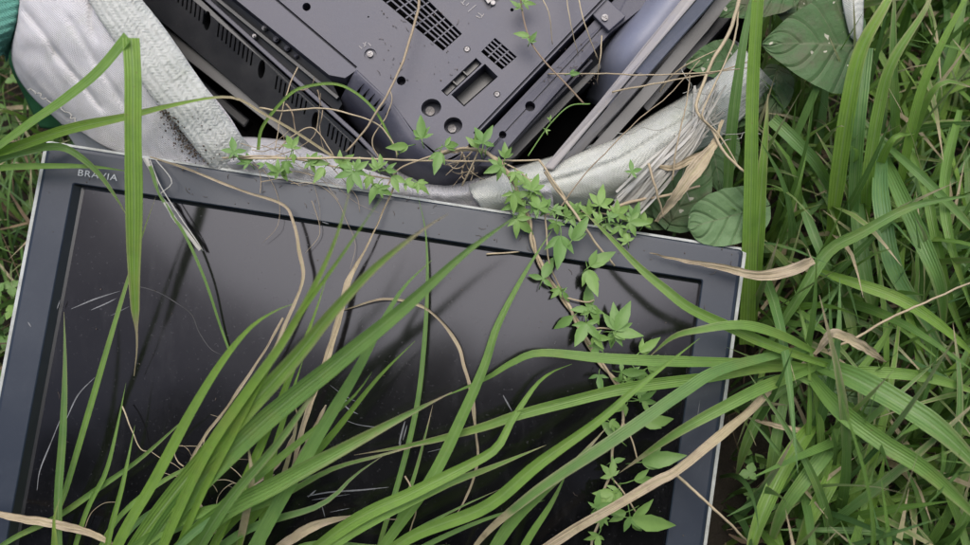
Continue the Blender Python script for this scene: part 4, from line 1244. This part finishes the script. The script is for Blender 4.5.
# --- vine
def leaflet(mbx, p, d, N, L, w, tint, curl=0.2):
    s = d.cross(N).normalized()
    rows = []
    prof = (0.10, 0.55, 0.85, 1.0, 0.98, 0.82, 0.6, 0.32, 0.03)
    rnd = random.random()
    for i, q in enumerate(prof):
        v = i / (len(prof) - 1)
        serr = 1 + (0.06 if i % 2 else -0.03)
        c = p + d * (L * v) - N * (L * curl * v * v)
        row = []
        for k in range(5):
            x = (k - 2) / 2
            row.append(mbx.add(c + s * (x * w * q * serr * 0.5) + N * (abs(x) * w * q * 0.10), (k / 4, v), (tint, 0, rnd)))
        rows.append(row)
    for i in range(len(prof) - 1):
        for k in range(4):
            mbx.face(rows[i][k], rows[i][k + 1], rows[i + 1][k + 1], rows[i + 1][k])


def palm(par, px, py, h, ang, L, n_=5, spread=140, tint=None, tilt=0.35, name='leaf'):
    m_ = MB()
    p = U(px, py, h)
    N = (NRM + V((random.uniform(-tilt, tilt), random.uniform(-tilt, tilt), 0))).normalized()
    d0 = (U(px + math.cos(R(ang)) * 10, py - math.sin(R(ang)) * 10, h) - p)
    d0 = (d0 - N * d0.dot(N)).normalized()
    tn = random.uniform(0.2, 0.9) if tint is None else tint
    for i in range(n_):
        t = (i / (n_ - 1) - 0.5) if n_ > 1 else 0
        a = R(spread) * t + random.uniform(-0.12, 0.12)
        d = Matrix.Rotation(a, 3, N) @ d0
        d = (d + N * random.uniform(-0.15, 0.3)).normalized()
        l = 0.96 * L * PX * (1 - 0.45 * abs(t) * 2) * random.uniform(0.85, 1.1)
        Nl = (N - d * N.dot(d)).normalized()
        leaflet(m_, p, d, Nl, l, l * random.uniform(0.34, 0.44), tn, random.uniform(0.0, 0.4))
    # leaf stalk
    q = p - d0 * (L * 0.4 * PX) - N * 0.008
    m_.tube([q, (p + q) / 2 + N * 0.003, p], 0.0007, 5, (0.6, 0, 0))
    return m_.build(name, M['ivy'], par)


vine = thing('creeping_vine', U(520, 190, 0.0), 'creeping vine with five fingered green leaves trailing from the bag down over the screen', 'vine')
m_ = MB()
stem_a = [(430, 158, 0.03), (455, 150, 0.04), (478, 150, 0.045), (497, 160, 0.045), (512, 180, 0.035), (521, 200, 0.025), (529, 222, 0.02), (535, 250, 0.012), (546, 275, 0.008), (560, 295, 0.006), (572, 312, 0.006), (582, 332, 0.008), (597, 358, 0.01), (613, 378, 0.012), (624, 396, 0.012), (622, 420, 0.012), (615, 445, 0.012), (609, 475, 0.012), (602, 505, 0.012), (592, 548, 0.01)]
P = cr([U(*p) for p in stem_a], 160)
m_.tube([p + V((math.cos(i * 0.42), 0, math.sin(i * 0.42))) * 0.0022 for i, p in enumerate(P)], [0.0026 - 0.0008 * i / 160 for i in range(161)], 7, (0.75, 0.3, 0))
m_.tube([p - V((math.cos(i * 0.42), 0, math.sin(i * 0.42))) * 0.0022 for i, p in enumerate(P[:110])], 0.0018, 6, (0.45, 0.3, 0))
m_.build('stem', M['stalk'], vine)
for pts in ([(497, 160, 0.045), (520, 172, 0.04), (540, 195, 0.03), (546, 225, 0.025), (549, 262, 0.02), (562, 292, 0.01)],
            [(385, 190, 0.01), (398, 170, 0.02), (420, 160, 0.03), (445, 152, 0.04)],
            [(478, 152, 0.045), (470, 170, 0.03), (462, 186, 0.01)],
            [(560, 296, 0.01), (585, 302, 0.02), (594, 300, 0.02)], [(582, 330, 0.01), (602, 328, 0.025), (616, 330, 0.03)],
            [(622, 420, 0.012), (632, 440, 0.02), (638, 462, 0.02)], [(609, 475, 0.012), (622, 490, 0.03), (636, 512, 0.03)]):
    m_ = MB(); m_.tube(cr([U(*p) for p in pts], 24), 0.0012, 6, (0.6, 0.2, 0)); m_.build('side_shoot', M['stalk'], vine)
for a in [(422, 138, 0.05, 95, 22, 5, 150), (440, 152, 0.05, 250, 24, 3, 70), (445, 146, 0.055, 20, 22, 3, 80), (408, 146, 0.045, 190, 22, 3, 60), (478, 148, 0.06, 120, 30, 2, 45),
          (487, 148, 0.06, 60, 18, 2, 40), (505, 158, 0.05, 80, 18, 4, 90), (532, 190, 0.045, 70, 24, 5, 170), (536, 205, 0.04, 300, 18, 4, 140), (520, 202, 0.035, 200, 20, 3, 90),
          (561, 236, 0.04, 262, 40, 3, 90), (572, 240, 0.045, 60, 30, 3, 70), (590, 266, 0.04, 35, 30, 3, 60), (588, 270, 0.035, 285, 30, 3, 60), (560, 290, 0.02, 200, 14, 4, 160),
          (592, 305, 0.02, 290, 20, 3, 80), (590, 312, 0.02, 180, 22, 2, 30), (573, 316, 0.02, 215, 22, 1, 0), (616, 330, 0.04, 75, 38, 4, 100), (613, 332, 0.035, 350, 30, 3, 60),
          (614, 330, 0.03, 280, 24, 4, 100), (598, 345, 0.02, 250, 18, 3, 120), (640, 352, 0.03, 40, 26, 3, 70), (648, 368, 0.02, 20, 22, 4, 120), (632, 372, 0.02, 330, 18, 3, 120),
          (624, 380, 0.02, 180, 14, 3, 120), (640, 400, 0.03, 10, 34, 2, 40), (642, 402, 0.03, 330, 26, 2, 50), (644, 425, 0.035, 20, 34, 3, 60), (642, 462, 0.04, 8, 40, 3, 60),
          (634, 480, 0.04, 20, 40, 2, 30), (612, 476, 0.03, 110, 20, 4, 160), (632, 518, 0.045, 350, 52, 3, 80), (630, 516, 0.045, 280, 36, 2, 50), (626, 512, 0.04, 200, 34, 2, 40),
          (618, 490, 0.03, 230, 22, 4, 140), (606, 508, 0.03, 200, 16, 3, 140), (598, 535, 0.03, 240, 20, 4, 160), (618, 430, 0.02, 150, 14, 3, 120), (612, 462, 0.025, 20, 14, 3, 120),
          (520, 212, 0.03, 60, 16, 5, 200), (548, 208, 0.035, 150, 20, 4, 140)]:
    palm(vine, *a)

for i in range(24):
    k_ = random.randint(16, 155)
    q_ = cr([V(p) for p in stem_a], 160)[k_]
    palm(vine, q_.x + random.gauss(0, 9), q_.y + random.gauss(0, 8), q_.z + random.uniform(0.008, 0.03), random.uniform(-110, 100) if random.random() < .75 else random.uniform(100, 250), random.uniform(12, 32), random.choice((3, 4, 5)), random.uniform(110, 220))
vine2 = thing('creeping_vine', U(330, 168, 0.0), 'low green creeper with small leaves along the crumpled bag rim above the television', 'vine')
m_ = MB(); m_.tube(cr([U(*p) for p in [(222, 158, 0.03), (262, 156, 0.02), (300, 160, 0.015), (340, 168, 0.015), (372, 176, 0.015), (400, 180, 0.015)]], 50), 0.0012, 6, (0.55, 0.1, 0)); m_.build('stem', M['stalk'], vine2)
for a in [(234, 152, 0.035, 90, 16, 5, 300), (292, 148, 0.03, 80, 20, 4, 150), (293, 154, 0.03, 270, 12, 3, 100), (282, 170, 0.02, 320, 22, 2, 60), (324, 168, 0.02, 230, 18, 3, 80), (264, 164, 0.02, 200, 14, 2, 40),
          (353, 172, 0.03, 250, 26, 5, 200), (356, 170, 0.03, 50, 18, 4, 120), (352, 168, 0.03, 160, 18, 3, 60), (378, 184, 0.02, 240, 22, 3, 100), (392, 176, 0.025, 320, 34, 2, 40), (386, 170, 0.03, 10, 26, 2, 40),
          (310, 164, 0.02, 30, 14, 3, 90), (405, 182, 0.02, 330, 18, 3, 120), (382, 166, 0.03, 100, 14, 3, 120)]:
    palm(vine2, *a)
for i in range(9):
    t_ = random.random()
    palm(vine2, 228 + 190 * t_ + random.gauss(0, 4), 157 + 26 * t_ + random.gauss(0, 6), random.uniform(0.018, 0.035), random.uniform(0, 360), random.uniform(11, 20), 5, random.uniform(150, 260))
vine3 = thing('creeping_vine', U(600, 212, 0.0), 'cluster of small green leaves between the rolled hem and the top bezel', 'vine')
m_ = MB(); m_.tube(cr([U(*p) for p in [(545, 215, 0.01), (580, 212, 0.01), (610, 215, 0.01), (640, 226, 0.005)]], 30), 0.0011, 6, (0.55, 0.1, 0)); m_.build('stem', M['stalk'], vine3)
for a in [(600, 205, 0.03, 80, 22, 5, 200), (616, 214, 0.03, 30, 20, 5, 200), (590, 214, 0.02, 120, 18, 4, 160), (630, 222, 0.02, 350, 20, 5, 220), (576, 212, 0.02, 90, 18, 4, 180), (566, 216, 0.02, 70, 16, 4, 180), (644, 224, 0.01, 60, 18, 4, 160),
          (620, 226, 0.02, 250, 16, 4, 180), (632, 172, 0.05, 60, 15, 4, 240), (556, 222, 0.03, 250, 18, 4, 180), (606, 224, 0.02, 280, 14, 4, 160)]:
    palm(vine3, *a)
for i in range(9):
    t_ = random.random()
    palm(vine3, 505 + 150 * t_ + random.gauss(0, 6), 198 + 28 * t_ + random.gauss(0, 7), random.uniform(0.015, 0.035), random.uniform(0, 360), random.uniform(12, 21), 5, random.uniform(150, 260))
sp_ = thing('sprig', U(530, 10, 0.02), 'slender reddish sprig with small leaves hanging over the right of the grey back panel', 'plant')
m_ = MB(); m_.tube(cr([U(*p) for p in [(518, -30, 0.03), (522, 10, 0.03), (530, 40, 0.03), (545, 62, 0.03), (566, 84, 0.03), (584, 104, 0.02)]], 40), 0.0013, 6, (0.12, 0.0, 0)); m_.build('stem', M['stalk'], sp_)
m_ = MB(); m_.tube(cr([U(*p) for p in [(590, 104, 0.02), (570, 106, 0.03), (552, 122, 0.025), (540, 138, 0.02), (528, 156, 0.015)]], 30), 0.0010, 6, (0.6, 0.0, 0)); m_.build('side_shoot', M['ivy'], sp_)
for a in [(524, 3, 0.035, 30, 16, 4, 160), (520, 8, 0.035, 150, 12, 3, 100), (529, 36, 0.035, 170, 16, 3, 60), (530, 42, 0.035, 60, 12, 3, 120), (570, 74, 0.03, 10, 12, 3, 80), (546, 130, 0.03, 320, 9, 2, 60), (550, 120, 0.03, 110, 9, 2, 60)]:
    palm(sp_, *a)

# --- broad leaved plant
def broad(par, cx, cy, h, ang, L, W, tint, tilt=(0, 0), name='leaf', shape='heart'):
    m_ = MB()
    p = U(cx, cy, h)
    N = (NRM + V((tilt[0], tilt[1], 0))).normalized()
    d = U(cx + math.cos(R(ang)) * 10, cy - math.sin(R(ang)) * 10, h) - p
    d = (d - N * d.dot(N)).normalized(); s = d.cross(N)
    nu, nv = 24, 20
    ids = []
    sd = random.random() * 90
    for i in range(nu + 1):
        u = i / nu
        q = (math.sin(math.pi * u ** 0.62) ** 0.8) if shape == 'heart' else max(0.0, 1 - abs(2 * u - 1) ** 2.6) ** 0.5
        q = max(q, 0.02)
        row = []
        for k in range(nv + 1):
            x = (k / nv - 0.5) * 2
            back = -0.12 * abs(x) ** 2 * (1 - u) if shape == 'heart' else -0.18 * abs(x) ** 1.5 * (1 - u)
            w_ = W * PX * 0.5 * q * (1 + 0.05 * noise.noise(V((u * 7, sd, x > 0))))
            z = 0.004 * noise.noise(V((u * 4, x * 2, sd))) + 0.10 * abs(x) * w_ - 0.05 * L * PX * (2 * u - 1) ** 2 + (1 - tint) * 0.0007 * math.sin((u - abs(x) * .375) * 30)
            row.append(m_.add(p + d * ((u - 0.5 + back) * L * PX) + s * (x * w_) + N * z, (u, k / nv), (tint, 0, 0)))
        ids.append(row)
    for i in range(nu):
        for k in range(nv):
            m_.face(ids[i][k], ids[i][k + 1], ids[i + 1][k + 1], ids[i + 1][k])
    return m_.build(name, M['broad'], par)


bp = thing('broad_leaved_plant', G(800, 60), 'broad leaved plant with big dark purplish green leaves at the top right', 'plant')
broad(bp, 812, 44, 0.02, 180, 100, 98, 0.12, (0.1, -0.1))['label'] = 'largest leaf, dark green with purple blotches'
broad(bp, 755, 2, 0.0, 200, 78, 46, 0.0, (-0.1, 0.2))
broad(bp, 712, 62, -0.02, 190, 60, 46, 0.1, (0.2, 0.1))
broad(bp, 742, 78, -0.05, 100, 70, 50, 0.15, (0.2, 0.0))
broad(bp, 690, 188, -0.03, 60, 80, 56, 0.12, (-0.2, 0.1))
broad(bp, 715, 160, -0.06, 280, 70, 60, 0.1, (0.1, 0.1))
broad(bp, 842, 6, 0.0, 40, 50, 50, 0.3, (0.3, 0.1))
broad(bp, 735, 112, -0.07, 230, 60, 48, 0.2, (0.1, 0.2))
broad(bp, 790, 2, -0.02, 150, 70, 52, 0.05, (-0.1, 0.1))
broad(bp, 668, 205, -0.05, 20, 56, 44, 0.25, (0.1, 0.0))
broad(bp, 776, 96, -0.06, 260, 60, 40, 0.2, (0.3, 0.1))
m_ = MB(); m_.tube(cr([G(790, 80), U(800, 50, -0.06), U(772, 42, 0.01)], 12), 0.002, 6, (0.4, 0, 0)); m_.build('stem', M['stalk'], bp)
rp = thing('round_leaf_plant', G(730, 240), 'single pale green round leaf with white spots above the television corner', 'plant')
broad(rp, 724, 218, 0.0, 195, 74, 56, 0.9, (0.05, -0.1), shape='round')
m_ = MB(); m_.tube(cr([G(770, 215), U(768, 215, -0.05), U(758, 216, -0.004)], 12), 0.0015, 6, (0.7, 0, 0)); m_.build('stem', M['stalk'], rp)
rp = thing('round_leaf_plant', G(835, 395), 'small round green leaf under the heart of the right tuft', 'plant')
broad(rp, 830, 388, -0.05, 60, 44, 40, 0.75, (0.1, 0), shape='round')
broad(rp, 862, 418, -0.07, 300, 54, 44, 0.6, (0.1, 0), shape='round')
m_ = MB(); m_.tube(cr([G(840, 410), U(842, 405, -0.1), U(836, 398, -0.055)], 8), 0.0015, 6, (0.7, 0, 0)); m_.build('stem', M['stalk'], rp)

# white plastic scrap at the top right
ps = thing('plastic_scrap', U(850, 20, -0.03), 'white plastic scrap sticking up behind the big dark leaf', 'scrap')
sh = MB()
sheet(sh, [[(842, -40, 0.03), (842, 0, 0.03), (850, 36, 0.02), (854, 40, 0.01)], [(854, -40, 0.04), (854, 0, 0.04), (856, 30, 0.03), (858, 46, 0.01)], [(866, -40, 0.03), (864, 0, 0.03), (863, 30, 0.02), (860, 47, 0.0)]], 12, 16)
sh.build('plastic_sheet', M['roll'], ps, solid=0.001)

# ------------------------------------------------------------------ mass of grass behind (stuff)
poly_tv = [T(-0.02, -0.03), T(XL + 0.02, -0.03), T(XL + 0.02, TVH), T(-0.02, TVH)]
poly_bag = [U(x, y, -0.05) for x, y in rim]


def inside(x, y, poly):
    c = False
    for i in range(len(poly)):
        a, b = poly[i], poly[i - 1]
        if (a.y > y) != (b.y > y) and x < (b.x - a.x) * (y - a.y) / (b.y - a.y) + a.x: c = not c
    return c


def free(p): return not (inside(p.x, p.y, poly_tv) or inside(p.x, p.y, poly_bag))


def mass(n_, xr, yr, Lr, wr, lean, name, label, tint=(0, 1), dryp=0.06, mat='shade_grass', zmax=0.37, segs=11):
    m_ = MB()
    made = tries = 0
    while made < n_ and tries < n_ * 12:
        tries += 1
        x, y = random.uniform(*xr), random.uniform(*yr)
        b = V((x, y, -0.02))
        if not free(b): continue
        az = random.uniform(0, 6.283) if random.random() < 0.35 else random.gauss(random.choice((1.57, -1.4)), 0.6)
        dv = V((math.cos(az), math.sin(az), 0))
        L_ = random.uniform(*Lr) * (0.75 + 0.5 * (noise.noise(V((x * 5, y * 5, 2))) + 0.5))
        le = random.uniform(*lean)
        drop = random.uniform(0.3, 1.0)
        P = [b + V((0, 0, L_ * (t * (1 - 0.25 * le) - drop * 0.62 * t * t * (0.5 + le)))) + dv * (L_ * le * (0.35 * t + 0.65 * t * t)) for t in (0, .25, .5, .75, 1)]
        if max(p.z for p in P) > zmax or not all(free(p) for p in P): continue
        dry = random.random() < dryp
        ribbon(m_, P, random.uniform(*wr), n=segs, roll=random.uniform(-35, 35), tint=random.uniform(*tint), base_dry=1 if dry else 0,
               dry=None if dry or random.random() < 0.6 else random.uniform(0.75, 1.0), na=2, nrm=(V((0, -0.3, 1)) + V((random.uniform(-.5, .5), random.uniform(-.5, .5), 0))).normalized(), wob=0.5)
        made += 1
    return tag(m_.build(name, M[mat]), label, 'grass', kind='stuff')


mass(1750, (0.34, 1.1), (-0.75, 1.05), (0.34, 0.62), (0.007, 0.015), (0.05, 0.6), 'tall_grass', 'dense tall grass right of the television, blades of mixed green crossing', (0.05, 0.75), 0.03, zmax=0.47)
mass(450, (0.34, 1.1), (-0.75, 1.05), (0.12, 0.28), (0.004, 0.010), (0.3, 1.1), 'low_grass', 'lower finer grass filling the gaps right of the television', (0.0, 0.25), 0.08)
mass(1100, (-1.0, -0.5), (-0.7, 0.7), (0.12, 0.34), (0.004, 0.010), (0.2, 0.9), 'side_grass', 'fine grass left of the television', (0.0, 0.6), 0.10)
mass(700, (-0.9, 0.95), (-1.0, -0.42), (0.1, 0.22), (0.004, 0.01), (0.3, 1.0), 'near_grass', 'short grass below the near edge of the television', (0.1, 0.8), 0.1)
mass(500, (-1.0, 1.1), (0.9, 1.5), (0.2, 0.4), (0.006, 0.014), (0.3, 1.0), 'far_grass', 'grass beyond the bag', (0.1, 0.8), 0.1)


def thatch(n_, xr, yr, name, label):
    m_ = MB()
    for _ in range(n_):
        p = V((random.uniform(*xr), random.uniform(*yr), 0))
        if not free(p): continue
        z = random.uniform(0.0, 0.09)
        a = random.uniform(0, 6.283); L_ = random.uniform(0.04, 0.2)
        d = V((math.cos(a), math.sin(a), random.uniform(-.15, .25)))
        P = [p + V((0, 0, z)), p + V((0, 0, z + 0.01)) + d * L_ * 0.5 + V((random.uniform(-.01, .01), random.uniform(-.01, .01), 0)), p + V((0, 0, z)) + d * L_]
        if not all(free(q) for q in P): continue
        if random.random() < 0.5: ribbon(m_, P, random.uniform(0.002, 0.007), n=6, prof=prof_leaf, roll=random.uniform(-50, 50), tint=random.random(), base_dry=random.random(), na=1)
        else: m_.tube(cr(P, 6), random.uniform(0.0006, 0.0015), 4, (random.random(), 0.3, 0))
    return tag(m_.build(name, M['thatch']), label, 'dead grass', kind='stuff')


thatch(800, (0.34, 1.1), (-0.7, 1.0), 'dry_thatch', 'brown dry thatch under the grass on the right')
thatch(260, (-1.0, -0.5), (-0.6, 0.6), 'dry_litter', 'dry straw litter on the soil left of the television')

# low three-lobed ground cover
cv = MB()
made = 0
while made < 420:
    if random.random() < 0.7: p = V((random.uniform(0.36, 1.0), random.uniform(-0.7, 0.9), random.uniform(0.03, 0.11)))
    else: p = V((random.uniform(-0.95, -0.5), random.uniform(-0.6, 0.5), random.uniform(0.02, 0.09)))
    if not free(p): made += 0.2; continue
    made += 1
    N = V((random.uniform(-.3, .3), random.uniform(-.5, .2), 1)).normalized()
    d0 = N.orthogonal().normalized(); a0 = random.uniform(0, 6.28); tn = random.random()
    for k in range(3):
        d = Matrix.Rotation(a0 + k * 2.094, 3, N) @ d0
        l = random.uniform(0.009, 0.017)
        leaflet(cv, p, d, N, l, l * 0.85, tn, 0.1)
tag(cv.build('ground_cover', M['ivy']), 'small three lobed clover like leaves low among the grass', 'ground cover', kind='stuff')

# crumbs and seeds fallen on the set and the scrap
db = MB()
for i in range(240):
    if random.random() < 0.6: p = T(random.uniform(0.003, XL - 0.003), random.choice((random.uniform(0.003, 0.046), random.uniform(0.003, 0.5))), 0.0022); p = p if not (0.05 < (p - O_TV).dot(XD) < XL - 0.055 and -(p - O_TV).dot(YD) > 0.052) else p - NRM * 0.0115
    else: p = U(random.uniform(380, 470), random.uniform(10, 90), 0.0012) if random.random() < 0.5 else U(random.uniform(540, 600), random.uniform(30, 90), -0.012)
    if random.random() < 0.75: crumb(db, p, random.uniform(0.0003, 0.0011))
    else:
        a = random.uniform(0, 6.28); l = random.uniform(0.003, 0.011)
        db.tube([p, p + (XD * math.cos(a) + YD * math.sin(a)) * l * 0.5 + NRM * 0.0006, p + (XD * math.cos(a + .3) + YD * math.sin(a + .3)) * l], 0.0003, 4)
tag(db.build('plant_debris', M['crumb']), 'scattered seeds and crumbs on the bezel and the grey panel', 'debris', kind='stuff')

# ------------------------------------------------------------------ unseen tree, added to darken the screen's reflection and block sky
tr = thing('added_tree', (0.3, -3.6, 0), 'unseen tree added behind the viewpoint to darken the reflection in the screen', 'tree')
m_ = MB()
m_.tube(cr([V((0.3, -3.6, -0.1)), V((0.25, -3.5, 1.5)), V((0.35, -3.3, 3.0)), V((0.2, -3.0, 4.6))], 16), [0.2 - 0.008 * i for i in range(17)], 10)
for k in range(7):
    a = random.uniform(0, 6.28)
    m_.tube(cr([V((0.3, -3.4, 2.2 + k * 0.3)), V((0.3 + math.cos(a) * 1.0, -3.3 + math.sin(a) * 0.9, 3.0 + k * 0.25)), V((0.3 + math.cos(a) * 2.2, -3.2 + math.sin(a) * 1.6, 3.3 + k * 0.3))], 8), [0.06 - 0.005 * i for i in range(9)], 6)
m_.build('trunk', M['bark'], tr)
cw = MB()
for _ in range(11000):
    while True:
        q = V((random.uniform(-1, 1), random.uniform(-1, 1), random.uniform(-1, 1)))
        if q.length < 1: break
    if noise.noise(q * 2.2) < -0.38: continue
    p = V((0.1 + q.x * 4.4, -4.0 + q.y * 2.6, 3.7 + q.z * 1.9))
    N = V((random.uniform(-1, 1), random.uniform(-1, 1), random.uniform(0, 1))).normalized()
    d = N.orthogonal().normalized()
    s = d.cross(N); l = random.uniform(0.16, 0.34); tn = random.random()
    i0 = [cw.add(p, (0, 0), (tn, 0, 0)), cw.add(p + d * l * .5 + s * l * .3, (0, 0), (tn, 0, 0)), cw.add(p + d * l, (0, 0), (tn, 0, 0)), cw.add(p + d * l * .5 - s * l * .3, (0, 0), (tn, 0, 0))]
    cw.face(*i0)
cw.build('crown', M['crown'], tr, smooth=False)

# ------------------------------------------------------------------ light, world, camera
SUN_EL, SUN_AZ = R(83), R(-10)     # azimuth from +y towards +x
w = bpy.data.worlds.new('World'); S.world = w; w.use_nodes = True
nt = w.node_tree
bg = nt.nodes['Background']
sk = nt.nodes.new('ShaderNodeTexSky'); sk.sky_type = 'NISHITA'; sk.sun_disc = False
sk.sun_elevation = SUN_EL; sk.sun_rotation = SUN_AZ
sk.air_density = 1.0; sk.dust_density = 5.0; sk.ozone_density = 1.0
nt.links.new(sk.outputs[0], bg.inputs[0]); bg.inputs[1].default_value = 0.12
ld = bpy.data.lights.new('sun', 'SUN'); ld.energy = 1.7; ld.angle = R(52); ld.color = (1.0, 0.985, 0.965)
lo_ = bpy.data.objects.new('sun', ld); COL.objects.link(lo_)
sd = V((math.sin(SUN_AZ) * math.cos(SUN_EL), math.cos(SUN_AZ) * math.cos(SUN_EL), math.sin(SUN_EL)))
lo_.rotation_euler = (-sd).to_track_quat('-Z', 'Y').to_euler()
lo_.location = sd * 6

cd = bpy.data.cameras.new('camera'); cd.lens = 35; cd.sensor_width = 36; cd.clip_end = 500; cd.clip_start = 0.01
cd.dof.use_dof = True; cd.dof.focus_distance = 1.29; cd.dof.aperture_fstop = 2.8
co = bpy.data.objects.new('camera', cd); COL.objects.link(co)
rot = Matrix((V((1, 0, 0)), UPV, -FWD)).transposed()
co.matrix_world = Matrix.Translation(CAM) @ rot.to_4x4()
S.camera = co
S.view_settings.view_transform = 'Standard'; S.view_settings.look = 'None'
S.view_settings.exposure = 0.70; S.view_settings.gamma = 1; S.view_settings.use_curve_mapping = False
for o in bpy.data.objects:
    if '_loc' in o: del o['_loc']
